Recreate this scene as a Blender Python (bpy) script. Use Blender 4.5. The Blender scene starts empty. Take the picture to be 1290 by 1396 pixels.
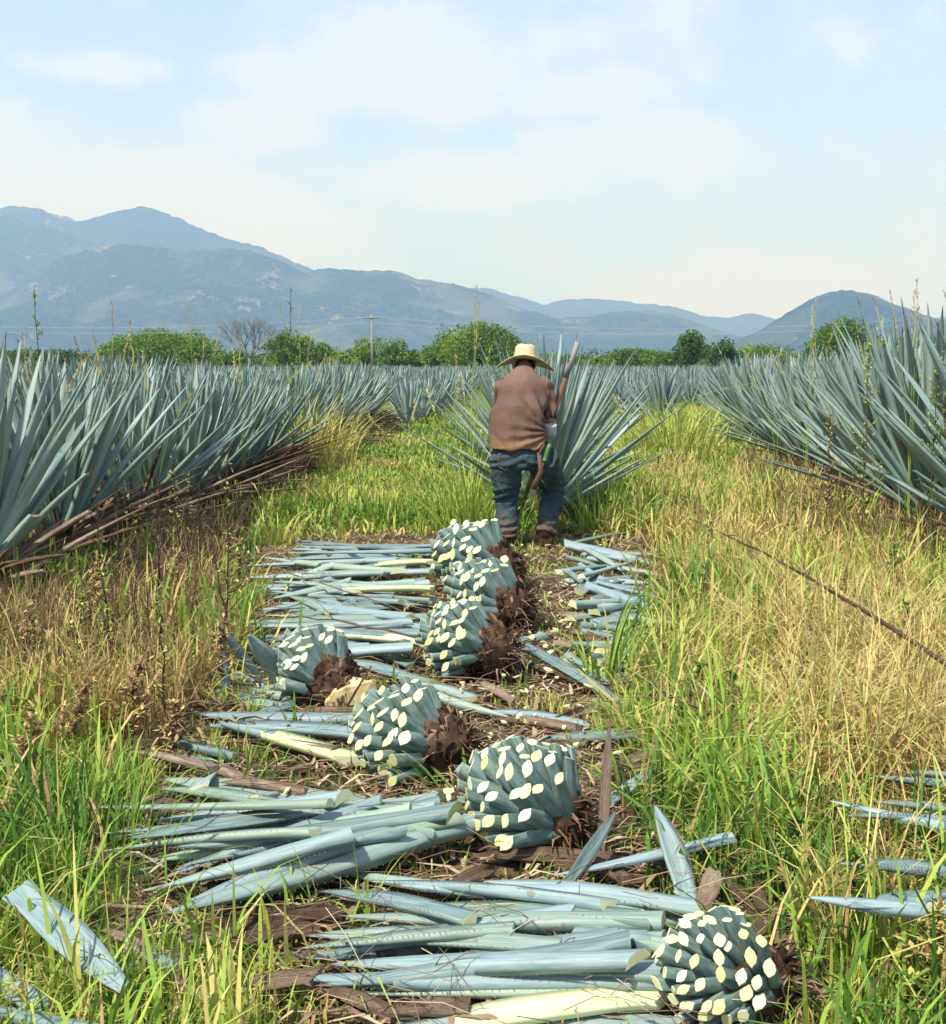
import bpy, math, random
import numpy as np
from mathutils import Vector, Matrix
R = math.radians
random.seed(7); RNG = np.random.default_rng(11)
scene = bpy.context.scene
COL = scene.collection
# ------------------------------------------------------------------ camera
F = 1500.0; CX, CY = 645.0, 698.0; HORIZON = 497.0; CAMH = 1.45
PITCH = math.atan((CY-HORIZON)/F)
cam = bpy.data.cameras.new('camera'); camo = bpy.data.objects.new('camera', cam); COL.objects.link(camo)
cam.sensor_fit = 'HORIZONTAL'; cam.sensor_width = 36; cam.lens = 36*F/1290
cam.clip_start = 0.05; cam.clip_end = 60000
camo.location = (0, 0, CAMH); camo.rotation_euler = (math.pi/2-PITCH, 0, 0)
scene.camera = camo
cam.dof.use_dof = False
# ------------------------------------------------------------------ light
SUN_EL, SUN_AZ = 56.0, 222.0      # azimuth clockwise from +Y (view direction): behind and to the left of the camera
SKY_STRENGTH = 0.115
sun = bpy.data.lights.new('sun', 'SUN'); suno = bpy.data.objects.new('sun', sun); COL.objects.link(suno)
sun.energy = 3.9; sun.angle = R(2.5); sun.color = (1.0, 0.955, 0.88)
sd = Vector((math.sin(R(SUN_AZ))*math.cos(R(SUN_EL)), math.cos(R(SUN_AZ))*math.cos(R(SUN_EL)), math.sin(R(SUN_EL))))
suno.rotation_euler = sd.to_track_quat('Z', 'Y').to_euler(); suno.location = (0, 0, 20)
scene.view_settings.view_transform = 'Standard'; scene.view_settings.look = 'None'
scene.view_settings.exposure = 0.78; scene.view_settings.gamma = 1.0

def at(px, py, Y):
    """world point seen at photo pixel px,py at depth Y"""
    dx = (px-CX)/F; dy = -(py-CY)/F
    d = Vector((dx, math.cos(PITCH)+dy*math.sin(PITCH), -math.sin(PITCH)+dy*math.cos(PITCH)))
    return Vector((0, 0, CAMH)) + d*(Y/d.y)
def gp(px, py, z=0.0):
    """world point seen at photo pixel px,py on the plane z"""
    dx = (px-CX)/F; dy = -(py-CY)/F
    d = Vector((dx, math.cos(PITCH)+dy*math.sin(PITCH), -math.sin(PITCH)+dy*math.cos(PITCH)))
    return Vector((0, 0, CAMH)) + d*((z-CAMH)/d.z)

# ------------------------------------------------------------------ node helpers
class NT:
    def __init__(s, tree): s.t = tree; s.n = tree.nodes; s.l = tree.links
    def new(s, typ, ins=None, **kw):
        n = s.n.new(typ)
        for k, v in kw.items(): setattr(n, k, v)
        for k, v in (ins or {}).items():
            if isinstance(v, bpy.types.NodeSocket): s.l.new(v, n.inputs[k])
            else: n.inputs[k].default_value = v
        return n
    def math(s, op, a, b=None, c=None, clamp=False):
        n = s.n.new('ShaderNodeMath'); n.operation = op; n.use_clamp = clamp
        for i, v in enumerate((a, b, c)):
            if v is None: continue
            if isinstance(v, bpy.types.NodeSocket): s.l.new(v, n.inputs[i])
            else: n.inputs[i].default_value = v
        return n.outputs[0]
    def mix(s, f, a, b, blend='MIX'):
        n = s.n.new('ShaderNodeMix'); n.data_type = 'RGBA'; n.blend_type = blend
        for i, v in ((0, f), (6, a), (7, b)):
            if isinstance(v, bpy.types.NodeSocket): s.l.new(v, n.inputs[i])
            else: n.inputs[i].default_value = (*v, 1) if isinstance(v, tuple) and len(v) == 3 else v
        return n.outputs[2]
    def ramp(s, f, stops):
        n = s.n.new('ShaderNodeValToRGB'); e = n.color_ramp.elements
        while len(e) < len(stops): e.new(0.5)
        for i, (p, c) in enumerate(stops):
            e[i].position = p; e[i].color = (*c, 1) if len(c) == 3 else c
        s.l.new(f, n.inputs[0]); return n.outputs[0]
    def noise(s, vec, scale, detail=4, rough=0.55, out=0):
        n = s.n.new('ShaderNodeTexNoise'); n.inputs['Scale'].default_value = scale
        n.inputs['Detail'].default_value = detail; n.inputs['Roughness'].default_value = rough
        if vec is not None: s.l.new(vec, n.inputs['Vector'])
        return n.outputs[out]

# ------------------------------------------------------------------ world
world = bpy.data.worlds.new('World'); scene.world = world; world.use_nodes = True
world.cycles.sampling_method = 'MANUAL' if hasattr(world.cycles, 'sampling_method') else 'AUTOMATIC'
try: world.cycles.sample_map_resolution = 512
except Exception: pass
w = NT(world.node_tree); w.n.clear()
sky = w.new('ShaderNodeTexSky', sky_type='NISHITA', sun_disc=False, sun_elevation=R(SUN_EL), sun_rotation=R(SUN_AZ),
            altitude=1200, air_density=1.0, dust_density=2.2, ozone_density=1.6)
tc = w.new('ShaderNodeTexCoord').outputs['Generated']
sep = w.new('ShaderNodeSeparateXYZ', {0: tc})
# flatten the direction onto a cloud layer
zz = w.math('ADD', w.math('MAXIMUM', sep.outputs[2], 0.0), 0.10)
cx_ = w.math('DIVIDE', sep.outputs[0], zz); cy_ = w.math('DIVIDE', sep.outputs[1], zz)
cv = w.new('ShaderNodeCombineXYZ', {0: cx_, 1: cy_, 2: 0.0}).outputs[0]
n1 = w.noise(cv, 0.62, 8, 0.6); n2 = w.noise(tc, 7.0, 8, 0.62)
def blob(px, py, rx, ry):
    d = (at(px, py, 1.0)-Vector((0, 0, CAMH))).normalized()
    a = w.math('DIVIDE', w.math('SUBTRACT', sep.outputs[0], d.x), rx/F)
    b = w.math('DIVIDE', w.math('SUBTRACT', sep.outputs[2], d.z), ry/F)
    r2 = w.math('ADD', w.math('MULTIPLY', a, a), w.math('MULTIPLY', b, b))
    return w.math('SUBTRACT', 1.0, w.math('MINIMUM', r2, 1.0))
bl = None
for b in ((130, 240, 230, 90), (350, 172, 120, 50), (570, 75, 260, 90), (780, 125, 130, 40), (880, 215, 200, 70), (140, 95, 110, 28),
          (560, 245, 230, 50), (980, 400, 200, 60), (1090, 385, 120, 40), (430, 105, 160, 50), (330, 290, 260, 70)):
    v = blob(*b); bl = v if bl is None else w.math('MAXIMUM', bl, v)
f = w.math('ADD', w.math('MULTIPLY', n1, 0.45), w.math('ADD', w.math('MULTIPLY', n2, 0.85), w.math('MULTIPLY', bl, 0.20)))
cl = w.new('ShaderNodeMapRange', {0: f, 1: 0.62, 2: 0.80, 3: 0.0, 4: 0.62}, interpolation_type='SMOOTHSTEP').outputs[0]
# high thin veil that lightens the whole sky towards the horizon
veil = w.new('ShaderNodeMapRange', {0: sep.outputs[2], 1: 0.02, 2: 0.40, 3: 0.92, 4: 0.42}, interpolation_type='SMOOTHSTEP').outputs[0]
skyc = w.mix(1.0, sky.outputs[0], (1.5, 1.42, 1.32), 'MULTIPLY')
base = w.mix(veil, skyc, (3.20, 4.50, 6.60))
colr = w.mix(cl, base, (5.2, 5.4, 6.3))
bg = w.new('ShaderNodeBackground', {'Color': colr, 'Strength': SKY_STRENGTH})
out = w.new('ShaderNodeOutputWorld'); w.l.new(bg.outputs[0], out.inputs[0])

# ------------------------------------------------------------------ object helpers
def tag(o, label=None, cat=None, group=None, kind=None):
    if label: o['label'] = label
    if cat: o['category'] = cat
    if group: o['group'] = group
    if kind: o['kind'] = kind
    return o
def empty(name, loc=(0, 0, 0), rz=0.0):
    o = bpy.data.objects.new(name, None); COL.objects.link(o); o.location = loc; o.rotation_euler = (0, 0, rz)
    o.empty_display_size = 0.1
    return o
class MB:
    """numpy mesh collector"""
    def __init__(s): s.V = []; s.L = []; s.S = []; s.C = []; s.U = []; s.M = []; s.nv = 0
    def add(s, V, F, col=None, uv=None, mat=0):
        V = np.asarray(V, float); n = len(V)
        s.V.append(V)
        if isinstance(F, np.ndarray): F = [F]
        for fa in F:
            fa = np.asarray(fa); 
            if len(fa) == 0: continue
            s.L.append((fa+s.nv).ravel()); s.S.append(np.full(len(fa), fa.shape[1])); s.M.append(np.full(len(fa), mat))
        c = np.zeros((n, 4)) if col is None else np.asarray(col, float)
        if c.ndim == 1: c = np.tile(c, (n, 1))
        s.C.append(c)
        s.U.append(np.zeros((n, 2)) if uv is None else np.asarray(uv, float))
        s.nv += n
    def mesh(s, name, mats, smooth=True):
        me = bpy.data.meshes.new(name)
        V = np.concatenate(s.V); L = np.concatenate(s.L).astype(np.int32); S = np.concatenate(s.S).astype(np.int32); M = np.concatenate(s.M).astype(np.int32)
        me.vertices.add(len(V)); me.vertices.foreach_set('co', V.astype(np.float32).ravel())
        me.loops.add(len(L)); me.loops.foreach_set('vertex_index', L)
        me.polygons.add(len(S)); st = np.concatenate([[0], np.cumsum(S)[:-1]]).astype(np.int32)
        me.polygons.foreach_set('loop_start', st); me.polygons.foreach_set('loop_total', S); me.polygons.foreach_set('material_index', M)
        ca = me.attributes.new('tint', 'FLOAT_COLOR', 'POINT'); ca.data.foreach_set('color', np.concatenate(s.C).astype(np.float32).ravel())
        ua = me.attributes.new('lw', 'FLOAT2', 'POINT'); ua.data.foreach_set('vector', np.concatenate(s.U).astype(np.float32).ravel())
        for m in mats: me.materials.append(m)
        me.update(calc_edges=True)
        me.polygons.foreach_set('use_smooth', np.full(len(S), smooth)); me.validate()
        return me
    def build(s, name, mats, parent=None, smooth=True, loc=None):
        if not isinstance(mats, (list, tuple)): mats = [mats]
        o = bpy.data.objects.new(name, s.mesh(name, mats, smooth)); COL.objects.link(o)
        if parent: o.parent = parent
        if loc is not None: o.location = loc
        return o
def linkmesh(name, me, parent=None):
    o = bpy.data.objects.new(name, me); COL.objects.link(o)
    if parent: o.parent = parent
    return o
def frame(d, up=(0, 0, 1)):
    """columns x, y=d, z"""
    y = np.asarray(d, float); y = y/np.linalg.norm(y); u = np.asarray(up, float)
    x = np.cross(y, u)
    if np.linalg.norm(x) < 1e-5: x = np.cross(y, (1, 0, 0))
    x /= np.linalg.norm(x); z = np.cross(x, y)
    return np.array([x, y, z]).T
def tube(mb, pts, rad, n=6, col=None, mat=0, cap=True, flat=1.0):
    P = np.array([list(p) for p in pts], float); k = len(P)
    rad = np.full(k, rad) if np.isscalar(rad) else np.asarray(rad, float)
    T = np.gradient(P, axis=0); T /= np.linalg.norm(T, axis=1)[:, None]+1e-9
    ref = np.array([0, 0, 1.0]) if abs(T[0][2]) < 0.9 else np.array([1.0, 0, 0])
    V = []
    a = np.linspace(0, 2*np.pi, n, endpoint=False)
    for i in range(k):
        x = np.cross(T[i], ref); x /= np.linalg.norm(x)+1e-9; z = np.cross(x, T[i])
        V.append(P[i]+rad[i]*(np.outer(np.cos(a), x)+flat*np.outer(np.sin(a), z)))
    V = np.concatenate(V)
    q = []
    for i in range(k-1):
        for j in range(n):
            q.append((i*n+j, i*n+(j+1) % n, (i+1)*n+(j+1) % n, (i+1)*n+j))
    F_ = [np.array(q)]
    if cap: F_ += [np.array([list(range(n))[::-1]]), np.array([[(k-1)*n+j for j in range(n)]])]
    mb.add(V, F_, col, np.stack([np.tile(a/6.283, k), np.repeat(np.linspace(0, 1, k), n)], 1), mat)

# value noise
_P = RNG.random((256, 256))
def vnoise(x, y):
    xi = np.floor(x).astype(int); yi = np.floor(y).astype(int); fx = x-xi; fy = y-yi
    fx = fx*fx*(3-2*fx); fy = fy*fy*(3-2*fy)
    g = lambda a, b: _P[a % 256, b % 256]
    return (g(xi, yi)*(1-fx)+g(xi+1, yi)*fx)*(1-fy)+(g(xi, yi+1)*(1-fx)+g(xi+1, yi+1)*fx)*fy
def fbm(x, y, o=5, ridged=False):
    s = 0; a = 0.5; t = 0
    for i in range(o):
        v = vnoise(x*2**i+17.3*i, y*2**i+9.1*i)
        if ridged: v = 1-abs(2*v-1)
        s = s+a*v; t += a; a *= 0.5
    return s/t

# ------------------------------------------------------------------ materials
def new_mat(name):
    m = bpy.data.materials.new(name); m.use_nodes = True; t = NT(m.node_tree); t.n.clear()
    o = t.new('ShaderNodeOutputMaterial'); return m, t, o
def bsdf(t, o, color, rough=0.6, spec=0.4, normal=None, **kw):
    ins = {'Roughness': rough, 'Specular IOR Level': spec}
    b = t.new('ShaderNodeBsdfPrincipled', ins)
    if isinstance(color, bpy.types.NodeSocket): t.l.new(color, b.inputs['Base Color'])
    else: b.inputs['Base Color'].default_value = (*color, 1)
    if normal is not None: t.l.new(normal, b.inputs['Normal'])
    t.l.new(b.outputs[0], o.inputs[0]); return b
def bump(t, h, s=0.3, d=0.01):
    n = t.new('ShaderNodeBump', {'Height': h, 'Strength': s, 'Distance': d}); return n.outputs[0]

def mat_leafblue(name, light=False, dusty=0.25):
    """glaucous agave skin: tint.r random, tint.g amount of yellowing, lw.x across, lw.y along"""
    m, t, o = new_mat(name)
    a = t.new('ShaderNodeAttribute', attribute_name='tint'); s = t.new('ShaderNodeSeparateColor', {0: a.outputs['Color']})
    lw = t.new('ShaderNodeAttribute', attribute_name='lw'); sx = t.new('ShaderNodeSeparateXYZ', {0: lw.outputs['Vector']})
    ob = t.new('ShaderNodeTexCoord').outputs['Object']
    oi = t.new('ShaderNodeObjectInfo').outputs['Random']
    vv = t.new('ShaderNodeCombineXYZ', {0: t.math('MULTIPLY', sx.outputs[0], 5.0), 1: t.math('MULTIPLY', sx.outputs[1], 2.2), 2: t.math('ADD', t.math('MULTIPLY', s.outputs[0], 37.0), t.math('MULTIPLY', oi, 13.0))}).outputs[0]
    streak = t.noise(vv, 2.2, 5, 0.6)
    spots = t.noise(ob, 9.0, 5, 0.7)
    if light: c = t.ramp(s.outputs[0], [(0.0, (0.060, 0.112, 0.100)), (0.5, (0.118, 0.192, 0.188)), (1.0, (0.215, 0.308, 0.318))])
    else: c = t.ramp(s.outputs[0], [(0.0, (0.072, 0.135, 0.108)), (0.5, (0.155, 0.240, 0.205)), (1.0, (0.285, 0.365, 0.315))])
    c = t.mix(t.math('MULTIPLY', t.ramp(streak, [(0.40, (0, 0, 0)), (0.66, (1, 1, 1))]), 0.45), c, (0.38, 0.43, 0.41))
    c = t.mix(t.math('MULTIPLY', t.ramp(streak, [(0.32, (1, 1, 1)), (0.46, (0, 0, 0))]), 0.42), c, (0.075, 0.13, 0.105))
    c = t.mix(t.math('MULTIPLY', t.ramp(spots, [(0.58, (0, 0, 0)), (0.72, (1, 1, 1))]), dusty), c, (0.33, 0.29, 0.24))
    c = t.mix(s.outputs[1], c, (0.42, 0.48, 0.16))
    # leaf margin: thin paler rim with darker spots where the teeth sit
    e = t.math('ABSOLUTE', t.math('SUBTRACT', sx.outputs[0], 0.5))
    em = t.ramp(e, [(0.455, (0, 0, 0)), (0.5, (1, 1, 1))])
    c = t.mix(t.math('MULTIPLY', em, 0.5), c, (0.30, 0.36, 0.23))
    # brown dry tip
    tip = t.math('ADD', sx.outputs[1], t.math('MULTIPLY', t.noise(ob, 14.0, 3), 0.06))
    c = t.mix(t.ramp(tip, [(0.985, (0, 0, 0)), (1.03, (1, 1, 1))]), c, (0.13, 0.075, 0.045))
    # scars
    sc = t.noise(ob, 26.0, 2, 0.5)
    c = t.mix(t.math('MULTIPLY', t.ramp(sc, [(0.70, (0, 0, 0)), (0.74, (1, 1, 1))]), 0.6), c, (0.16, 0.11, 0.07))
    fine = t.noise(vv, 14.0, 3, 0.6)
    bsdf(t, o, c, 0.52, 0.35, bump(t, t.math('ADD', streak, t.math('MULTIPLY', fine, 0.35)), 0.35, 0.004))
    return m
def mat_tinted(name, stops, rough=0.8, transl=0.0, nscale=8.0, spec=0.2, bumpd=0.0, namt=0.35):
    m, t, o = new_mat(name)
    a = t.new('ShaderNodeAttribute', attribute_name='tint'); s = t.new('ShaderNodeSeparateColor', {0: a.outputs['Color']})
    ob = t.new('ShaderNodeTexCoord').outputs['Object']
    nz = t.noise(ob, nscale, 4, 0.6)
    f_ = t.math('ADD', s.outputs[0], t.math('MULTIPLY', t.math('SUBTRACT', nz, 0.5), namt))
    c = t.ramp(f_, stops)
    nm = bump(t, nz, 0.6, bumpd) if bumpd else None
    b = bsdf(t, o, c, rough, spec, nm)
    if transl > 0:
        tr = t.new('ShaderNodeBsdfTranslucent', {'Color': c})
        mx = t.new('ShaderNodeMixShader', {0: transl, 1: b.outputs[0], 2: tr.outputs[0]}); t.l.new(mx.outputs[0], o.inputs[0])
    return m

M = {}
M['leaf'] = mat_leafblue('agave_leaf_skin')
M['cutleaf'] = mat_leafblue('fresh_cut_agave_leaf_skin', True, 0.42)
m_, t_, o_ = new_mat('dry_agave_leaf')
_a = t_.new('ShaderNodeAttribute', attribute_name='tint'); _s = t_.new('ShaderNodeSeparateColor', {0: _a.outputs['Color']})
_l = t_.new('ShaderNodeSeparateXYZ', {0: t_.new('ShaderNodeAttribute', attribute_name='lw').outputs['Vector']}); _o = t_.new('ShaderNodeTexCoord').outputs['Object']
_v = t_.new('ShaderNodeCombineXYZ', {0: t_.math('MULTIPLY', _l.outputs[0], 9.0), 1: t_.math('MULTIPLY', _l.outputs[1], 2.0), 2: t_.math('MULTIPLY', _s.outputs[0], 31.0)}).outputs[0]
_n = t_.noise(_v, 2.0, 6, .7); _n2 = t_.noise(_o, 7.0, 5, .65)
_f = t_.math('ADD', t_.math('MULTIPLY', _s.outputs[0], .7), t_.math('ADD', t_.math('MULTIPLY', t_.math('SUBTRACT', _n, .5), 1.3), t_.math('MULTIPLY', t_.math('SUBTRACT', _n2, .3), .9)))
bsdf(t_, o_, t_.ramp(_f, [(0.0, (0.030, 0.016, 0.009)), (0.3, (0.095, 0.055, 0.034)), (0.6, (0.20, 0.130, 0.085)), (1.0, (0.42, 0.33, 0.235))]), .8, .2, bump(t_, _n, 1.0, .012)); M['dead'] = m_
M['cream'] = mat_tinted('cut_agave_flesh', [(0.0, (0.40, 0.40, 0.13)), (0.35, (0.56, 0.56, 0.27)), (1.0, (0.64, 0.62, 0.38))], 0.55, 0, 24.0, 0.3, 0.002)
M['creamskin'] = mat_tinted('pale_leaf_base', [(0.0, (0.30, 0.42, 0.22)), (0.3, (0.42, 0.50, 0.22)), (0.7, (0.60, 0.63, 0.33)), (1.0, (0.70, 0.70, 0.46))], 0.5, 0, 12.0, 0.35, 0.002)
M['tooth'] = mat_tinted('leaf_tooth', [(0.0, (0.13, 0.10, 0.07)), (1.0, (0.24, 0.20, 0.14))], 0.5)
M['fibre'] = mat_tinted('brown_root_fibre', [(0.0, (0.026, 0.015, 0.009)), (0.4, (0.075, 0.043, 0.026)), (0.8, (0.155, 0.098, 0.060)), (1.0, (0.29, 0.20, 0.13))], 0.9, 0, 30.0, 0.1, 0.01)
M['heartwood'] = mat_tinted('split_heart_flesh', [(0.0, (0.34, 0.20, 0.08)), (0.5, (0.55, 0.40, 0.18)), (1.0, (0.70, 0.55, 0.28))], 0.7, 0, 20.0, 0.2, 0.012)
GR = [(0.0, (0.035, 0.090, 0.014)), (0.22, (0.095, 0.200, 0.026)), (0.45, (0.230, 0.350, 0.040)), (0.62, (0.42, 0.47, 0.085)), (0.80, (0.55, 0.46, 0.15)), (0.92, (0.52, 0.36, 0.14)), (1.0, (0.26, 0.15, 0.075))]
M['grass'] = mat_tinted('grass_blade', GR, 0.6, 0.22, 3.0, 0.3, 0, 0.12)
M['weed'] = mat_tinted('dry_weed_stem', [(0.0, (0.045, 0.026, 0.018)), (0.5, (0.12, 0.070, 0.045)), (1.0, (0.26, 0.17, 0.10))], 0.85, 0, 40.0, 0.15)
M['bark'] = mat_tinted('tree_bark', [(0.0, (0.05, 0.035, 0.025)), (1.0, (0.17, 0.14, 0.11))], 0.9, 0, 6.0, 0.1)
M['greybark'] = mat_tinted('bare_grey_branch', [(0.0, (0.13, 0.125, 0.12)), (1.0, (0.22, 0.215, 0.21))], 0.9, 0, 6.0, 0.1)
M['foliage'] = mat_tinted('tree_foliage', [(0.0, (0.018, 0.048, 0.010)), (0.35, (0.045, 0.105, 0.016)), (0.7, (0.135, 0.225, 0.024)), (1.0, (0.26, 0.33, 0.040))], 0.7, 0.25, 1.2, 0.2, 0, 0.3)

def mat_ground():
    m, t, o = new_mat('field_soil')
    p = t.new('ShaderNodeNewGeometry').outputs['Position']
    a = t.noise(p, 0.35, 6, 0.6); b = t.noise(p, 9.0, 8, 0.7); c3 = t.noise(p, 60.0, 4, 0.7)
    soil = t.ramp(b, [(0.3, (0.045, 0.028, 0.016)), (0.5, (0.115, 0.078, 0.042)), (0.7, (0.21, 0.155, 0.082))])
    gr = t.ramp(b, [(0.3, (0.06, 0.11, 0.015)), (0.5, (0.15, 0.20, 0.03)), (0.72, (0.27, 0.28, 0.06))])
    c = t.mix(t.ramp(a, [(0.55, (0, 0, 0)), (0.70, (.5, .5, .5))]), soil, gr)
    y = t.new('ShaderNodeSeparateXYZ', {0: p}).outputs[1]
    far = t.new('ShaderNodeMapRange', {0: y, 1: 9.0, 2: 30.0, 3: 0.0, 4: 0.85}).outputs[0]
    c = t.mix(far, c, gr)
    vf = t.new('ShaderNodeMapRange', {0: y, 1: 150.0, 2: 400.0, 3: 0.0, 4: 1.0}).outputs[0]
    c = t.mix(vf, c, t.ramp(t.noise(p, 0.006, 6, 0.7), [(0.35, (0.04, 0.08, 0.02)), (0.5, (0.10, 0.15, 0.04)), (0.65, (0.26, 0.25, 0.10))]))
    bsdf(t, o, c, 0.95, 0.1, bump(t, t.math('ADD', b, t.math('MULTIPLY', c3, 0.4)), 0.9, 0.04)); return m
def mat_hill(name, dark, mid, pale, s=0.004, pale_amt=0.5):
    m, t, o = new_mat(name)
    p = t.new('ShaderNodeNewGeometry').outputs['Position']
    a = t.noise(p, s, 9, 0.62); b = t.noise(p, s*16, 9, 0.8); c2 = t.noise(p, s*1.7, 5, 0.6)
    c = t.ramp(b, [(0.42, dark), (0.58, mid)])
    c = t.mix(t.math('MULTIPLY', t.ramp(a, [(0.50, (0, 0, 0)), (0.60, (1, 1, 1))]), pale_amt), c, pale)
    c = t.mix(t.math('MULTIPLY', t.ramp(t.math('MULTIPLY', c2, t.math('ADD', b, 0.5)), [(0.64, (0, 0, 0)), (0.68, (1, 1, 1))]), 0.65), c, (0.42, 0.36, 0.22))
    bsdf(t, o, c, 0.95, 0.0, bump(t, b, 1.0, 26.0)); return m

# ================================================================== SETTING
# ground: one sheet, finer near the camera
def ground():
    xs = np.concatenate([-np.geomspace(6400, 12, 14), np.linspace(-11, 14, 126), np.geomspace(15, 6400, 14)])
    ys = np.concatenate([[-60, -20, -5], np.linspace(-3, 26, 146), np.geomspace(28, 7250, 26)])
    X, Y = np.meshgrid(xs, ys)
    near = np.clip(1-(Y-20)/10, 0, 1)*np.clip(1-(abs(X)-10)/6, 0, 1)
    Z = (fbm(X*1.1+5, Y*1.1, 4)-0.5)*0.10*near - 0.005
    nx, ny = len(xs), len(ys); i = np.arange(nx*ny).reshape(ny, nx)
    q = np.stack([i[:-1, :-1], i[:-1, 1:], i[1:, 1:], i[1:, :-1]], -1).reshape(-1, 4)
    mb = MB(); mb.add(np.stack([X.ravel(), Y.ravel(), Z.ravel()], 1), q); tag(mb.build('ground', mat_ground()), kind='structure')
ground()
def gz(x, y):
    x = np.asarray(x, float); y = np.asarray(y, float)
    near = np.clip(1-(y-20)/10, 0, 1)*np.clip(1-(abs(x)-10)/6, 0, 1)
    return (fbm(x*1.1+5, y*1.1, 4)-0.5)*0.10*near - 0.005

def mountain(name, D, prof, width, mat, seed, rough=0.16, dx=10, floor=0.0, label=None):
    """a real range: ridge line at distance D with the silhouette given, slopes in front and behind"""
    prof = np.array(prof, float)
    wx = (prof[:, 0]-CX)/F*D; wz = CAMH+(HORIZON-prof[:, 1])/F*D*1.0
    x = np.arange(wx[0], wx[-1], D*.0016); ridge = np.interp(x, wx, wz)
    jag = (fbm(x/(D*.022)+seed, x*0+1.5, 4)-.5)*D*.0050
    # smooth the polyline a little
    k = np.hanning(9); k /= k.sum(); ridge = np.convolve(np.pad(ridge, 4, 'edge'), k, 'valid')+jag+(vnoise(x/(D*.0022), x*0+seed)-.5)*D*.0012
    ny = 90; v = np.linspace(-1, 0.6, ny)
    X, Vv = np.meshgrid(x, v)
    n = fbm(X/width*2.2+seed, Vv*2.2+seed, 7, True); n2 = fbm(X/width*9+seed, Vv*9, 5)
    wig = (fbm(X/width*1.3+seed*3, Vv*0+3.3, 4)-0.5)*0.5
    prof_v = np.where(Vv < 0, np.clip(1+Vv, 0, 1)**1.15, np.clip(1-Vv*1.3, 0, 1))
    side = np.clip(np.minimum(X-x[0], x[-1]-X)/(width*0.15), 0, 1)
    amp = ridge[None, :]
    H = amp*prof_v*(1+0*n)
    away = np.clip(abs(Vv)*5, 0.0, 1)
    H = H-amp*rough*3.2*(1-n)*np.clip(abs(Vv)*2.6, 0, 1)*prof_v*away + amp*0.06*(n2-0.5)*away
    H += amp*0.035*(fbm(X/28.0+seed, Vv*40, 4)-0.5)*(1-away*0.5)
    H = np.where(Vv <= -0.999, -8, H)*1.0
    Yw = D+Vv*width+wig*width*0.25*np.clip(abs(Vv)*3, 0, 1)
    nx = len(x); i = np.arange(nx*ny).reshape(ny, nx)
    q = np.stack([i[:-1, :-1], i[:-1, 1:], i[1:, 1:], i[1:, :-1]], -1).reshape(-1, 4)
    mb = MB(); mb.add(np.stack([X.ravel(), Yw.ravel(), np.maximum(H, -8).ravel()], 1), q)
    o = mb.build(name, mat); tag(o, label, None, None, 'structure'); return o
G1 = mat_hill('far_range_forest', (0.020, 0.040, 0.018), (0.06, 0.085, 0.03), (0.16, 0.16, 0.07), 0.0016, 0.25)
G2 = mat_hill('wooded_hill_side', (0.014, 0.042, 0.010), (0.075, 0.14, 0.022), (0.26, 0.28, 0.09), 0.0030, 0.45)
G3 = mat_hill('near_hill_side', (0.014, 0.042, 0.010), (0.070, 0.13, 0.022), (0.24, 0.26, 0.08), 0.0045, 0.4)
mountain('mountain_range', 5600, [(-500, 330), (-300, 300), (-120, 312), (0, 296), (35, 287), (72, 290), (120, 308), (160, 296), (200, 287), (235, 294), (270, 309), (310, 326), (360, 341), (400, 357), (435, 374), (480, 395), (540, 425), (600, 450), (700, 480)], 1500, G1, 3.1)
mountain('mountain_range', 6400, [(380, 480), (480, 440), (560, 412), (640, 396), (668, 396), (700, 405), (740, 418), (765, 411), (800, 409), (845, 411), (890, 416), (925, 421), (960, 433), (990, 432), (1020, 428), (1050, 433), (1100, 446), (1200, 440), (1350, 425), (1600, 450)], 1300, G1, 8.7)
mountain('hills', 4900, [(-600, 340), (-400, 310), (-150, 300), (0, 297), (40, 303), (90, 318), (140, 334), (200, 352), (260, 372), (330, 400), (420, 440), (480, 475)], 1300, G2, 1.7)
mountain('hills', 4100, [(-500, 445), (-150, 440), (0, 412), (40, 392), (100, 352), (170, 334), (210, 338), (250, 346), (300, 343), (345, 345), (385, 358), (420, 375), (450, 368), (500, 371), (540, 371), (575, 383), (620, 390), (670, 404), (720, 424), (760, 437), (830, 428), (880, 424), (920, 432), (960, 445), (1000, 458), (1100, 470), (1300, 478)], 1100, G2, 5.3, 0.18)
mountain('hills', 3000, [(900, 492), (960, 476), (1010, 462), (1040, 446), (1065, 428), (1090, 413), (1115, 402), (1145, 396), (1170, 400), (1200, 410), (1240, 426), (1290, 440), (1400, 455), (1600, 470), (1800, 480)], 650, G3, 2.2, 0.16)

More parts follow.
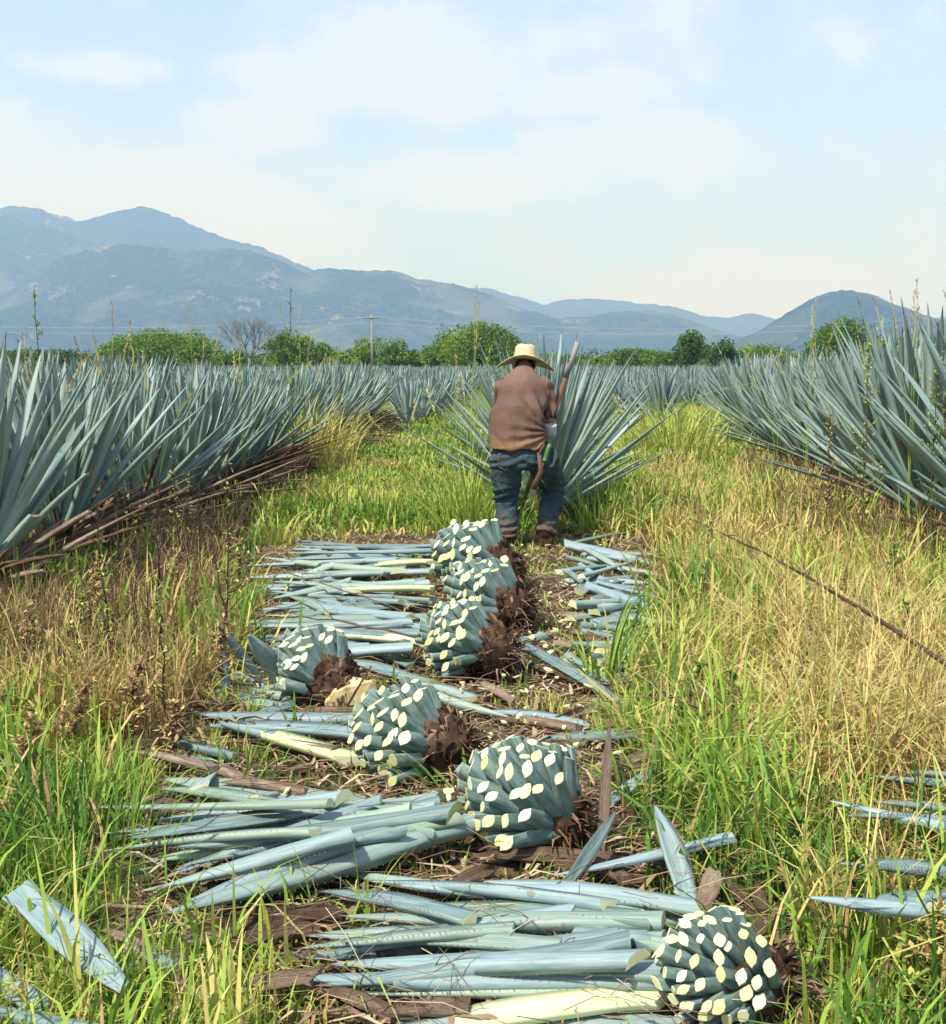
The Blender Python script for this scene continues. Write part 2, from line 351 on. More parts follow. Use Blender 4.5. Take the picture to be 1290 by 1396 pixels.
# ================================================================== AGAVE LEAVES
WP_T = [0, .05, .15, .35, .5, .65, .8, .9, .96, 1.0]
WP_W = [.96, .84, .80, .97, .98, .84, .58, .33, .16, .015]
def leaf_geo(L, W, nseg=9, bend=0.0, side=0.0, thick=0.028, chan=0.30, t0=0.0, t1=1.0, teeth=0, oblique=0.0, twist=0.0, full=True):
    """returns list of (V,F,uv,slot) with y along the leaf, z the upper face. slot 0 skin, 1 cut butt, 2 tooth, 3 cut tip"""
    t = np.linspace(0, 1, nseg)**0.9; t = t0+(t1-t0)*t
    wd = np.interp(t, WP_T, WP_W)*W*0.5
    th = thick*(np.interp(t, [0, .12, .5, 1], [1.35, 1.0, .55, .06]))
    ch = chan*wd*np.interp(t, [0, .15, .5, 1], [.25, .8, 1.0, .9])
    yy = (t-t0)*L
    s = (t-t0)/(t1-t0)
    cz = bend*L*s*s; cxx = side*L*s*s
    if full:
        ux = np.array([-1, -.55, 0, .55, 1, .6, 0, -.6]); 
        uz_c = np.array([1, .42, .12, .42, 1, 0, -.10, 0]); uz_t = np.array([0, 0, 0, 0, 0, -.82, -1, -.82])
        uu = np.array([0, .25, .5, .75, 1, .8, .5, .2])
    else:
        ux = np.array([-1, 0, 1, 0]); uz_c = np.array([1, .1, 1, -.1]); uz_t = np.array([0, 0, 0, -1]); uu = np.array([0, .5, 1, .5])
    n = len(ux)
    X = wd[:, None]*ux; Z = ch[:, None]*uz_c+th[:, None]*uz_t; Y = np.repeat(yy[:, None], n, 1)
    if twist:
        a = twist*s[:, None]; X, Z = X*np.cos(a)-Z*np.sin(a), X*np.sin(a)+Z*np.cos(a)
    Y[0] += oblique*X[0]
    X = X+cxx[:, None]; Z = Z+cz[:, None]
    V = np.stack([X, Y, Z], -1).reshape(-1, 3)
    i = np.arange(nseg*n).reshape(nseg, n); j = np.roll(i, -1, 1)
    q = np.stack([i[:-1], j[:-1], j[1:], i[1:]], -1).reshape(-1, 4)
    uv = np.stack([np.tile(uu, nseg), np.repeat(t, n)], 1)
    out = [(V, [q], uv, 0)]
    out.append((V[:n].copy(), [np.arange(n)[::-1][None]], uv[:n], 1))
    out.append((V[-n:].copy(), [np.arange(n)[None]], uv[-n:], 3))
    if teeth:
        tv = []; tf = []
        for sgn, col in ((-1, 0), (1, 4)):
            edge = np.stack([X[:, col], Y[:, col], Z[:, col]], 1)
            for k in range(teeth):
                u = (0.12+0.82*k/teeth)*(nseg-1)
                a = int(u); f_ = u-a
                if a >= nseg-1: continue
                p = edge[a]*(1-f_)+edge[a+1]*f_; d = edge[a+1]-edge[a]; d = d/np.linalg.norm(d)
                h = 0.0022+0.0013*random.random()
                b = len(tv)
                tv += [p-d*h*.55-np.array([sgn*.001, 0, 0]), p+d*h*.55-np.array([sgn*.001, 0, 0]), p+d*h*.7+np.array([sgn*h*1.5, 0, .001])]
                tf.append((b, b+1, b+2))
        out.append((np.array(tv), [np.array(tf)], None, 2))
    return out
LEAFM = None
def add_leaf(mb, geo, Rm, org, tint, slots=(0, 1, 2, 3)):
    for V, F_, uv, sl in geo:
        if slots[sl] is None: continue
        mb.add(V@Rm.T+np.asarray(org), F_, np.array(tint), uv, slots[sl])

# rosette: leaves in phyllotaxis around a heart
def rosette_leaves(seed, N=74, L=1.22, emin=4, emax=86, dead=18, W=0.098, trim=0.25, lod=0, dmax=24, dl=(.62, .9)):
    rnd = random.Random(seed); res = []
    for i in range(N+dead):
        isdead = i < dead
        s = i/(N+dead-1)
        az = i*2.39996+rnd.uniform(-.22, .22)
        if isdead: el = rnd.uniform(-3, dmax)
        else:
            u = (i-dead)/(N-1); el = emin+12+(emax-emin-12)*u**0.58+rnd.uniform(-8, 8)
        el = min(el, 88); e = R(el)
        l = L*(0.80+0.24*math.sin(math.pi*min(1, s*0.85+.1)))*rnd.uniform(.86, 1.08)
        if isdead: l *= rnd.uniform(*dl)
        hz = 0.10+0.30*s; hr = 0.17*(1-s*0.72)
        org = np.array([hr*math.cos(az), hr*math.sin(az), hz])
        d = np.array([math.cos(e)*math.cos(az), math.cos(e)*math.sin(az), math.sin(e)])
        up = np.array([-math.sin(e)*math.cos(az), -math.sin(e)*math.sin(az), math.cos(e)])
        Rm = frame(d, up)
        t1 = 1.0
        if (not isdead) and el < 52 and rnd.random() < trim: t1 = rnd.uniform(.62, .86)
        if isdead and rnd.random() < .6: t1 = rnd.uniform(.55, .8)
        res.append(dict(dead=isdead, org=org, R=Rm, L=l*(t1 if t1 < 1 else 1), W=W*rnd.uniform(.85, 1.1)*(0.36 if isdead else 1), t1=t1,
                        bend=rnd.uniform(-.05, .035) if not isdead else rnd.uniform(-.10, -.01), side=rnd.uniform(-.03, .03),
                        tint=(rnd.random(), max(0, rnd.gauss(0.0, .10)) if el < 60 else max(0, rnd.gauss(.02, .05)), 0, 1)))
    return res
def geo_for(d, lod=0):
    if d['dead']:
        return leaf_geo(d['L'], d['W'], 7 if lod == 0 else 4, d['bend']*1.2, d['side']*2, 0.022, 0.95, 0, d['t1'], 0, full=(lod == 0), twist=random.uniform(-.8, .8))
    return leaf_geo(d['L'], d['W'], (9, 6, 4)[lod], d['bend'], d['side'], 0.026, 0.34, 0, d['t1'], 26 if lod == 0 else 0, full=(lod < 2))
def heart(mb):
    # the half-hidden heart at the base of the rosette
    k = 9
    pts = [(0, 0, -0.05+0.5*i/(k-1)) for i in range(k)]
    tube(mb, pts, [0.12, .19, .215, .22, .205, .175, .14, .10, .04], 12, (0.3, 0, 0, 1))
AG_MATS = [M['leaf'], M['cream'], M['tooth'], M['dead']]
def agave_parts(seed, lod, **kw):
    ls = rosette_leaves(seed, **kw); live = MB(); dead = MB(); h = MB()
    for d in ls:
        g = geo_for(d, lod)
        if d['dead']: add_leaf(dead, g, d['R'], d['org'], (random.uniform(.2, .95), 0, 0, 1), (0, 0, 0, 0))
        else: add_leaf(live, g, d['R'], d['org'], d['tint'], (0, None, 2, 3 if d['t1'] < 1 else None))
    heart(h)
    return live.mesh('leaf_rosette', AG_MATS), (dead.mesh('dry_leaves', [M['dead']]) if dead.V else None), h.mesh('heart', [M['fibre']])
ROW_G = {'left': 'tall blue agaves in the rows left of the grassy lane', 'right': 'tall blue agaves in the rows right of the cut row'}
def near_agave(x, y, seed, label, group, scale=1.0, rz=0.0, tilt=(0, 0), sel=None, **kw):
    """a plant close enough to show each leaf as a part"""
    r = empty('agave_plant', (x, y, float(gz(x, y))-.03), rz); r.rotation_euler = (tilt[0], tilt[1], rz); r.scale = (scale,)*3
    tag(r, label, 'agave', group)
    ls = rosette_leaves(seed, **kw)
    for d in ls:
        g = geo_for(d, 0); mb = MB()
        if d['dead']:
            add_leaf(mb, g, d['R'], (0, 0, 0), (random.uniform(.25, 1), 0, 0, 1), (0, 0, 0, 0)); o = mb.build('dry_leaf', [M['dead']], r)
        else:
            add_leaf(mb, g, d['R'], (0, 0, 0), d['tint'], (0, None, 2, 3 if d['t1'] < 1 else None)); o = mb.build('leaf', AG_MATS, r)
        o.location = d['org']
    h = MB(); heart(h); h.build('heart', M['fibre'], r)
    return r
DK = dict(dmax=34, dl=(.70, 1.05), emin=20)
VAR = [agave_parts(s, 1, N=60, dead=85, W=.088, L=1.27, **DK) for s in (21, 22, 23, 24)]
VARR = [agave_parts(s, 1, N=72, dead=8, L=1.38, W=.088, trim=.08) for s in (31, 32, 33)]
def mid_agave(x, y, vi, label, group, scale=1.0, rz=0.0, var=VAR):
    r = empty('agave_plant', (x, y, float(gz(x, y))-.03), rz); r.scale = (scale,)*3
    r.rotation_euler = (random.uniform(-.07, .07), random.uniform(-.07, .07), rz); tag(r, label, 'agave', group)
    a, b, c = var[vi % len(var)]
    linkmesh('leaf_rosette', a, r); linkmesh('dry_leaves', b, r)
ORD = ['nearest', 'second', 'third', 'fourth', 'fifth', 'sixth', 'seventh', 'eighth', 'ninth', 'tenth', 'eleventh', 'twelfth', 'thirteenth', 'fourteenth', 'fifteenth', 'sixteenth', 'seventeenth', 'eighteenth', 'nineteenth', 'twentieth']
LX = lambda d: -2.95+0.030*(d-6.5)
RX = lambda d: 4.02+0.115*(d-8.4)
# left row
d = 6.45
near_agave(LX(d), d, 101, 'big agave at the left edge of the photo with broad leaves over dry brown ones', ROW_G['left'], 1.03, 0.4, N=60, dead=70, L=1.32, W=.090, **DK)
near_agave(LX(7.8)-.05, 7.8, 102, 'second agave in the left row, broad trimmed leaves above a fringe of brown ones', ROW_G['left'], 1.0, 1.9, N=60, dead=95, L=1.30, W=.088, **DK)
near_agave(LX(9.2), 9.25, 103, 'third agave in the left row, brown dead leaves low on its lane side', ROW_G['left'], 1.0, 3.0, N=60, dead=95, L=1.28, W=.086, **DK)
k = 3; d = 10.6
while d < 25:
    if 14.6 < d < 16.6: d = 16.7
    mid_agave(LX(d)+random.uniform(-.12, .12), d, k, ORD[k]+' agave from the front in the left row beside the lane', ROW_G['left'], random.uniform(.92, 1.05), random.uniform(0, 6.28))
    k += 1; d += random.uniform(1.15, 1.4)
# rows behind the left row
for r_, (off, d0) in enumerate(((3.1, 6.2), (6.3, 9.0), (9.4, 12.5), (12.6, 17))):
    d = d0; k = 0
    while d < 27:
        x = LX(d)-off+random.uniform(-.15, .15)
        mid_agave(x, d, k+r_, 'blue agave whose leaf tips show behind the %s left row' % ('front', 'second', 'third', 'fourth')[r_], 'blue agaves in the %s row behind the left front row' % ('first', 'second', 'third', 'fourth')[r_], random.uniform(.95, 1.15), random.uniform(0, 6.28))
        k += 1; d += random.uniform(1.25, 1.6)
# right row
near_agave(RX(8.4)+.05, 8.05, 111, 'big agave at the right edge, long clean blue leaves fanning over the grass', ROW_G['right'], 1.13, 0.3, N=74, dead=12, L=1.48, W=.090, trim=.04)
near_agave(RX(9.9), 9.9, 112, 'second agave of the right row, dense rosette with low leaves pointing left', ROW_G['right'], 1.18, 2.3, N=74, dead=10, L=1.46, W=.088, trim=.04)
near_agave(RX(11.4), 11.4, 113, 'third agave of the right row, straight leaves fanning towards the worker', ROW_G['right'], 1.14, 4.4, N=74, dead=10, L=1.42, W=.086, trim=.05)
k = 3; d = 12.9
while d < 25:
    mid_agave(RX(d)+random.uniform(-.1, .1), d, k, ORD[k]+' agave from the front in the right row', ROW_G['right'], random.uniform(.95, 1.08), random.uniform(0, 6.28), VARR)
    k += 1; d += random.uniform(1.3, 1.5)
for r_, (off, d0) in enumerate(((3.3, 8.4), (6.6, 11.5), (9.8, 15.0))):
    d = d0; k = 0
    while d < 27:
        mid_agave(RX(d)+off+random.uniform(-.15, .15), d, k+r_, 'blue agave whose leaf tips show behind the %s right row' % ('front', 'second', 'third')[r_], 'blue agaves in the %s row behind the right front row' % ('first', 'second', 'third')[r_], random.uniform(1.12, 1.27), random.uniform(0, 6.28), VARR)
        k += 1; d += random.uniform(1.35, 1.6)
# centre row, in front of the worker
p0 = at(742, 700, 10.15)
near_agave(p0.x, 10.15, 121, 'large agave standing right in front of the bent worker, narrow leaves fanned out', 'agaves left standing in the cut row', 1.03, 1.1, N=76, dead=16, L=1.40, W=.078, emin=6, trim=.05)
mid_agave(p0.x+.15, 11.55, 1, 'agave hidden behind the one the worker is cutting', 'agaves left standing in the cut row', 1.0, 2.2, VARR)
mid_agave(p0.x+.30, 12.9, 2, 'rearmost agave of the half-cut centre row', 'agaves left standing in the cut row', .98, 4.0, VARR)

# far field
def field_tmpl(seed, N=34):
    rs = rosette_leaves(seed, N=N, dead=0, L=1.02, emin=18, W=.125, trim=0)
    mb = MB()
    for dd in rs: add_leaf(mb, leaf_geo(dd['L'], dd['W'], 4, dd['bend'], dd['side'], .03, .3, full=False), dd['R'], dd['org'], (min(1, dd['tint'][0]*.7+.3), 0, 0, 1), (0, None, None, None))
    return mb
FT = [field_tmpl(s) for s in (51, 52, 53, 54, 55)]
FM = [m_.mesh('leaf_rosette', [M['leaf']]) for m_ in FT]
spots = []
d = 26.5
while d < 118:
    half = 0.47*d+3
    rowsp = 3.0
    for kx in range(int(-half/rowsp)-1, int(half/rowsp)+2):
        x = kx*rowsp+0.05*d+random.uniform(-.25, .25)
        if abs(x) < half: spots.append((d+random.uniform(-.3, .3), x))
    d += 1.25 if d < 50 else 1.6
spots.sort()
for i, (y, x) in enumerate(spots[:175]):
    o = linkmesh('agave_plant', FM[i % 5]); o.location = (x, y, 0); o.rotation_euler = (0, 0, random.uniform(0, 6.28)); s = random.uniform(.85, 1.08); o.scale = (s, s, s*random.uniform(.95, 1.1))
    side = 'left of' if x < -1.5 else ('behind' if x < 3 else 'right of')
    tag(o, 'small distant blue agave at the front of the far field %s the worker' % side, 'agave', 'distant agaves of the far field %s the worker' % side)
mb = MB()
low = []
for s_ in range(6):
    rs = rosette_leaves(60+s_, N=17, dead=0, L=1.05, emin=22, W=.17, trim=0); m2 = MB()
    for dd in rs: add_leaf(m2, leaf_geo(dd['L'], dd['W'], 3, 0, 0, .03, .3, full=False), dd['R'], dd['org'], (min(1, dd['tint'][0]*.7+.3), 0, 0, 1), (0, None, None, None))
    V = np.concatenate(m2.V); C = np.concatenate(m2.C); U = np.concatenate(m2.U); q = np.concatenate(m2.L).reshape(-1, 4); low.append((V, q, C, U))
for i, (y, x) in enumerate(spots[175:]):
    V, q, C, U = low[i % 6]; a = random.uniform(0, 6.28); s = random.uniform(.9, 1.12); c_, s_ = math.cos(a), math.sin(a)
    mb.add(V@np.array([[c_, s_, 0], [-s_, c_, 0], [0, 0, 1]])*s+np.array([x, y, 0]), q, C, U)
tag(mb.build('agave_field', M['leaf']), 'blue-grey mass of distant agave rows reaching to the trees', 'agave field', None, 'stuff')
print('far plants', len(spots))

# ================================================================== PIÑAS
def pina(px, py, base_y, width_px, yaw, pitch, label, seed, split=False, green=0.62, nst=78, long=1.0):
    """yaw: direction (deg, 0=+X,90=away) in which the leafy crown end points; pitch: how far it points up"""
    rnd = random.Random(seed)
    g = gp(px, base_y); Y = g.y+0.12
    width_px *= 1.10; c = at(px+9, py+9, Y); rad = width_px/2/F*Y*1.0
    core = rad*0.50; clen = rad*0.72
    ax = np.array([math.cos(R(yaw))*math.cos(R(pitch)), math.sin(R(yaw))*math.cos(R(pitch)), math.sin(R(pitch))])
    fr = frame(ax); X_, Z_ = fr[:, 0], fr[:, 2]
    r = empty('agave_heart', (c.x, c.y, c.z)); tag(r, label, 'agave heart', 'harvested agave hearts lying along the cut row')
    # core body, rough brown surface
    b = MB(); nu, nv = 30, 20
    V = []
    for j in range(nv):
        th = math.pi*j/(nv-1)
        for i in range(nu):
            ph = 2*math.pi*i/nu
            rr = core*(1+0.05*rnd.uniform(-1, 1))
            V.append(ax*clen*math.cos(th)+rr*math.sin(th)*(X_*math.cos(ph)+Z_*math.sin(ph)))
    i = np.arange(nu*nv).reshape(nv, nu); j = np.roll(i, -1, 1)
    b.add(V, np.stack([i[:-1], j[:-1], j[1:], i[1:]], -1).reshape(-1, 4), np.stack([RNG.random(nu*nv)*.6, *np.zeros((2, nu*nv)), np.ones(nu*nv)], 1))
    b.build('core', M['fibre'], r)
    husk = MB(); stubs = 0
    a12 = np.linspace(0, 2*np.pi, 12, endpoint=False)
    lens = np.stack([np.cos(a12), np.sin(a12)*np.abs(np.sin(a12))**1.0], 1)
    tot = int(nst/green)
    for k in range(tot):
        s = (k+.5)/tot; cz = 1-2*s*0.97; th = math.acos(max(-1, min(1, cz))); ph = k*2.39996+rnd.uniform(-.12, .12)
        radial = X_*math.cos(ph)+Z_*math.sin(ph)
        n = ax*math.cos(th)/1.1+radial*math.sin(th); n /= np.linalg.norm(n)
        pos = ax*clen*math.cos(th)*.86+radial*core*math.sin(th)*.86
        if pos[2]+c.z < 0.0 and n[2] < -.6: continue
        isg = s < green+rnd.uniform(-.09, .09)
        if isg:
            dr = n*0.66+ax*(0.58+.15*rnd.random())+np.array([0, 0, .10])*(1 if n[2] > 0 else 0); dr = dr+np.array([rnd.uniform(-.10, .10) for _ in range(3)]); dr /= np.linalg.norm(dr)
            wv = np.cross(dr, radial if abs(np.dot(dr, radial)) < .95 else ax); wv = np.cross(ax, radial) if math.sin(th) > .25 else wv
            wv = wv-dr*np.dot(wv, dr); wv /= np.linalg.norm(wv)+1e-9; tv = np.cross(wv, dr)
            wdt = rad*rnd.uniform(.090, .122); tk = wdt*rnd.uniform(.58, .74)
            # cut plane tangent to the trimmed ball
            Rout = rad*rnd.uniform(.92, 1.05)*(.80+.27*math.cos(th)**2)*long
            cn = n*0.45+dr*0.6+wv*rnd.choice((-1, 1))*rnd.uniform(.15, .5)+tv*rnd.uniform(-.25, .25); cn /= np.linalg.norm(cn)
            bq = np.dot(pos, dr); disc = bq*bq-(np.dot(pos, pos)-Rout**2)
            ln = -bq+math.sqrt(max(disc, 1e-4)); ln = max(ln, core*.18)
            end = pos+dr*ln
            base = pos-dr*core*.12
            jt = 1+np.array([rnd.uniform(-.07, .07) for _ in range(12)])[:, None]
            rings = []
            for u, sc in ((0, 1.25), (.5, 1.04), (.95, .90)):
                cc = base+(end-base)*u; rings.append(cc+lens[:, :1]*wv*wdt*sc*jt+lens[:, 1:]*tv*tk*sc*(1.15-.15*u))
            e = rings[-1]; tt = ((end-e)@cn)/max(.25, np.dot(dr, cn)); e2 = e+dr*tt[:, None]
            rings[-1] = e2
            V = np.concatenate(rings); m3 = MB()
            ii = np.arange(36).reshape(3, 12); jj = np.roll(ii, -1, 1)
            q = np.stack([ii[:-1], jj[:-1], jj[1:], ii[1:]], -1).reshape(-1, 4)
            tn = (min(1, max(0, rnd.uniform(.0, .36)-.25*max(0, s-.3))), max(0, rnd.gauss(.0, .06)), 0, 1)
            m3.add(V, [q], tn, np.stack([np.tile(np.linspace(0.1, .9, 12), 3), np.repeat([0.05, .2, .4], 12)], 1), 0)
            # cut face with a thin greenish rim
            cen = e2.mean(0); e3 = cen+(e2-cen)*.90+cn*0.0015
            V2 = np.concatenate([e2, e3]); ii = np.arange(12); jj = np.roll(ii, -1)
            m3.add(V2, [np.stack([ii, jj, jj+12, ii+12], -1), (np.arange(12)+12)[None]], (rnd.uniform(.15, 1), 0, 0, 1), None, 1)
            st = m3.build('leaf_stub', [M['leaf'], M['cream']], r, smooth=False)
            for p_ in st.data.polygons:
                if p_.material_index == 0: p_.use_smooth = True
            stubs += 1
        if (not isg) or rnd.random() < .25:
            # dry husk scales / torn leaf bases, joined as the husk
            for q_ in range(3 if not isg else 1):
                dr = n*rnd.uniform(.25, .75)+ax*(.8)+np.array([rnd.uniform(-.35, .35) for _ in range(3)]); dr /= np.linalg.norm(dr)
                ln = core*rnd.uniform(.28, .60); wv = np.cross(dr, n); wv /= np.linalg.norm(wv)+1e-9
                gg = leaf_geo(ln, rad*rnd.uniform(.12, .28), 4, rnd.uniform(-.15, .12), rnd.uniform(-.2, .2), .008, .4, 0, rnd.uniform(.6, .95), full=False)
                org = pos+np.cross(n, ax)*rnd.uniform(-.3, .3)*rad*.3
                add_leaf(husk, gg, frame(dr, n), org, (rnd.uniform(0, 1), 0, 0, 1), (0, 0, 0, 0))
    # fibres round the root end
    for k in range(150):
        ph = rnd.uniform(0, 6.28); u = rnd.random()**.6; radial = X_*math.cos(ph)+Z_*math.sin(ph)
        pos = -ax*clen*(.35+.62*(1-u*.6))+radial*core*(.25+.72*u)
        dr = -ax*.5+radial*rnd.uniform(-.2, .9)+np.array([rnd.uniform(-.5, .5) for _ in range(3)]); dr /= np.linalg.norm(dr)
        ln = rad*rnd.uniform(.12, .38)
        mid = pos+dr*ln*.5+np.array([rnd.uniform(-.1, .1)*ln for _ in range(3)])
        tube(husk, [pos-dr*.01, mid, pos+dr*ln+np.array([0, 0, -.2*ln])], [.006, .0045, .001], 4, (rnd.uniform(0, 1), 0, 0, 1), cap=False, flat=.4)
    husk.build('dry_husk', M['fibre'], r)
    if split:
        # a slab of flesh laid open at the root end, facing the camera
        cdir = np.array([.25, -.86, -.12]); cdir /= np.linalg.norm(cdir); f2 = frame(cdir)
        m4 = MB(); ctr = np.array([rad*.50, -core*1.02, -rad*.36]); n_ = 26; V = [ctr+cdir*.018]
        for q_ in range(n_):
            a = 2*math.pi*q_/n_; rr = rad*(.47+.09*math.sin(3*a+1)+.05*rnd.uniform(-1, 1))
            V.append(ctr+f2[:, 0]*rr*.92*math.cos(a)+f2[:, 2]*rr*.95*math.sin(a))
        for q_ in range(n_):
            a = 2*math.pi*q_/n_; rr = rad*.44
            V.append(ctr-cdir*.07+f2[:, 0]*rr*math.cos(a)+f2[:, 2]*rr*math.sin(a))
        T = np.array([(0, 1+q_, 1+(q_+1) % n_) for q_ in range(n_)]); Q = np.array([(1+q_, 1+n_+q_, 1+n_+(q_+1) % n_, 1+(q_+1) % n_) for q_ in range(n_)])
        m4.add(V, [T, Q], np.stack([RNG.random(len(V)), *np.zeros((3, len(V)))], 1)); m4.build('split_flesh', M['heartwood'], r, smooth=False)
        m5 = MB(); tube(m5, [ctr+np.array(v_)*rad for v_ in ((-.42, -.22, -.55), (-.18, -.24, -.05), (.05, -.2, .35), (.3, -.1, .75))], [.012, .014, .011, .007], 6, (.2, 0, 0, 1), flat=.5); m5.build('bark_strip', M['dead'], r)
    return r
pina(1000, 1325, 1440, 225, 196, 22, 'nearest agave heart at the bottom right with dark shaggy root end', 1, green=.60, nst=74)
pina(722, 1090, 1172, 208, 158, 26, 'dark blue-green agave heart with big pale cut faces beside the upright dry leaf', 2, green=.84, nst=98)
pina(572, 1003, 1073, 196, 172, 20, 'agave heart, left half green and right half brown, below the split one', 3, green=.58, nst=94)
pina(438, 916, 978, 150, 150, 38, 'agave heart lying apart on the left with its tan flesh split open', 4, split=True, green=.50, nst=86)
pina(644, 872, 930, 150, 172, 20, 'agave heart just above the split one, shaggy brown right half', 5, green=.58, nst=94)
pina(672, 812, 866, 138, 160, 24, 'second agave heart behind the worker, between two others', 6, green=.62, nst=94)
pina(655, 762, 808, 142, 165, 22, 'farthest agave heart lying at the feet of the worker', 7, green=.62, nst=94)

# ================================================================== CUT LEAVES ON THE GROUND
EXTRA = [(860, 1290, 430, 1345, .09), (780, 1240, 455, 1298, .08), (930, 1300, 650, 1225, .08), (700, 1262, 400, 1300, .08), (840, 1275, 520, 1330, .075), (760, 1290, 410, 1262, .075), (640, 1250, 430, 1205, .08)]
def cut_leaf(bx, by, tx, ty, W=.095, label=None, group=None, style='blue', z0=.03, z1=.02, roll=None, bend=None, t0=0.0, t1=1.0, tint=None, teeth=34, chan=.42, name='cut_leaf', oblique=None, cat='agave leaf'):
    b = gp(bx, by, z0) if not isinstance(bx, Vector) else bx
    t_ = gp(tx, ty, z1) if not isinstance(tx, Vector) else tx
    dv = t_-b; L = dv.length; roll = random.uniform(-.4, .4)+(math.pi if style == 'blue' and random.random() < .5 else 0) if roll is None else roll
    W = W*.80
    bend = (random.uniform(-.05, .02)*(-1 if abs(roll) > 1.5 else 1)) if bend is None else bend
    fr = np.array(Matrix.Rotation(roll, 3, 'Y')); Rm = frame(list(dv))@fr
    ob = random.uniform(-1.0, 1.0) if oblique is None else oblique
    g = leaf_geo(L, W, 11, bend, random.uniform(-.02, .02), random.uniform(.018, .028), chan, t0, t1, teeth if style != 'dead' else 0, oblique=ob, twist=random.uniform(-.25, .25) if style != 'dead' else random.uniform(-1.6, 1.6))
    mb = MB(); tn = tint if tint else (random.uniform(.1, 1), max(0, random.gauss(.0, .14)), 0, 1)
    if style == 'blue' and t0 == 0: t0 = .10
    if style == 'dead':
        add_leaf(mb, g, Rm, (0, 0, 0), (random.uniform(.2, 1) if tint is None else tint[0], 0, 0, 1), (0, 0, None, 0)); o = mb.build(name, [M['dead']])
        tg = 'dry_leaf'
        o.name = tg
    elif style == 'cream':
        # pale base, blue towards the tip
        V, F_, uv, sl = g[0]; q = F_[0]; n = 8
        split = int(len(q)*0.62)//n*n
        mb.add(V@Rm.T, [q[:split]], (random.uniform(.55, .95), 0, 0, 1), uv, 0); mb.add(V@Rm.T, [q[split:]], tn, uv, 1)
        add_leaf(mb, g[1:], Rm, (0, 0, 0), (.9, 0, 0, 1), (0, 0, None, 1)); o = mb.build(name, [M['creamskin'], M['cutleaf']])
    else:
        add_leaf(mb, g, Rm, (0, 0, 0), tn, (0, 1, 2, 0)); o = mb.build(name, [M['cutleaf'], M['cream'], M['tooth']])
        p_ = o.data.polygons
    o.location = b
    tag(o, label, cat, group)
    return o
# pile beside the nearest heart
G = 'cut leaves piled beside the nearest heart'; LB = 'blue-green cut agave leaf in the heap left of the nearest heart'
P1 = [(905, 1262, 462, 1240, .10), (962, 1262, 600, 1222, .085), (880, 1250, 560, 1236, .09), (920, 1306, 372, 1288, .09), (900, 1340, 380, 1330, .085), (860, 1285, 480, 1262, .09),
      (952, 1236, 640, 1200, .085), (830, 1228, 500, 1195, .085), (700, 1228, 420, 1177, .09), (890, 1238, 590, 1215, .095), (870, 1312, 440, 1304, .085), (800, 1300, 500, 1272, .085), (905, 1285, 560, 1252, .085),
      (890, 1350, 470, 1356, .09), (930, 1325, 560, 1312, .085), (780, 1262, 520, 1222, .08), (845, 1330, 470, 1318, .08), (790, 1222, 540, 1208, .08)]
OR2 = ['topmost', 'second', 'third', 'fourth', 'fifth', 'sixth', 'seventh', 'eighth', 'ninth', 'tenth', 'eleventh', 'twelfth', 'thirteenth', 'fourteenth', 'fifteenth', 'sixteenth', 'seventeenth', 'lowest']
for (a, b, c, e, wd) in EXTRA: cut_leaf(a, b, c, e, wd, 'cut leaf lying askew across the others in the nearest heap', 'cut leaves askew across the nearest heap', z0=.12, z1=.05)
P1.sort(key=lambda v: v[3])
for i, (a, b, c, e, wd) in enumerate(P1):
    LB = 'cut leaf in the nearest heap, %s when its tips are counted down from the top' % OR2[i]
    cut_leaf(a, b, c, e, wd, LB, G, z0=.03+.022*((i*5) % 6), z1=.02+.012*((i*3) % 5))
cut_leaf(908, 1352, 440, 1420, .125, 'widest cut leaf at the bottom edge with a cream-coloured thick base', None, 'cream', z0=.07, z1=.03, roll=.1)
cut_leaf(905, 1385, 520, 1440, .11, 'pale cut leaf running out of the bottom edge below the cream one', None, 'blue', z0=.04, z1=.02, tint=(.95, .05, 0, 1))
cut_leaf(880, 1290, 700, 1240, .10, 'short dark cut leaf piece with blunt ends on the nearest heap', None, 'blue', z0=.10, z1=.09, t1=.6, tint=(.2, 0, 0, 1))
cut_leaf(996, 1147, 745, 1192, .075, 'cut leaf with a round pale butt sticking out right above the nearest heart', None, z0=.12, z1=.06)
cut_leaf(at(938, 1222, 2.95), 0, at(893, 1090, 3.12), 0, .10, 'speckled cut leaf propped up with its tip pointing at the sky near the nearest heap', None, tint=(.9, .1, 0, 1)) if False else None
def leaf3(p, q, W, label, style='blue', **kw): return cut_leaf(p, 0, q, 0, W, label, None, style, **kw)
leaf3(gp(938, 1226, .05), at(892, 1092, 3.02), .10, 'speckled cut leaf standing tip-up behind the nearest heap', tint=(.9, .06, 0, 1), roll=.2)
leaf3(gp(955, 1245, .04), at(984, 1165, 2.85), .07, 'short brown-tipped leaf leaning up behind the nearest heart', 'dead', tint=(.8, 0, 0, 1), t1=.7)
leaf3(gp(770, 1210, .05), at(842, 1105, 3.0), .05, 'narrow dark green leaf leaning against the dark green heart', tint=(.0, 0, 0, 1), roll=.9)
leaf3(gp(820, 1160, .02), at(835, 978, 3.15), .045, 'greyish dry leaf standing almost upright right of the dark green heart', 'dead', tint=(.95, 0, 0, 1))
leaf3(gp(822, 1100, .02), gp(905, 1040, .06), .06, 'pale cut leaf half hidden behind the upright dry one', tint=(.9, 0, 0, 1))
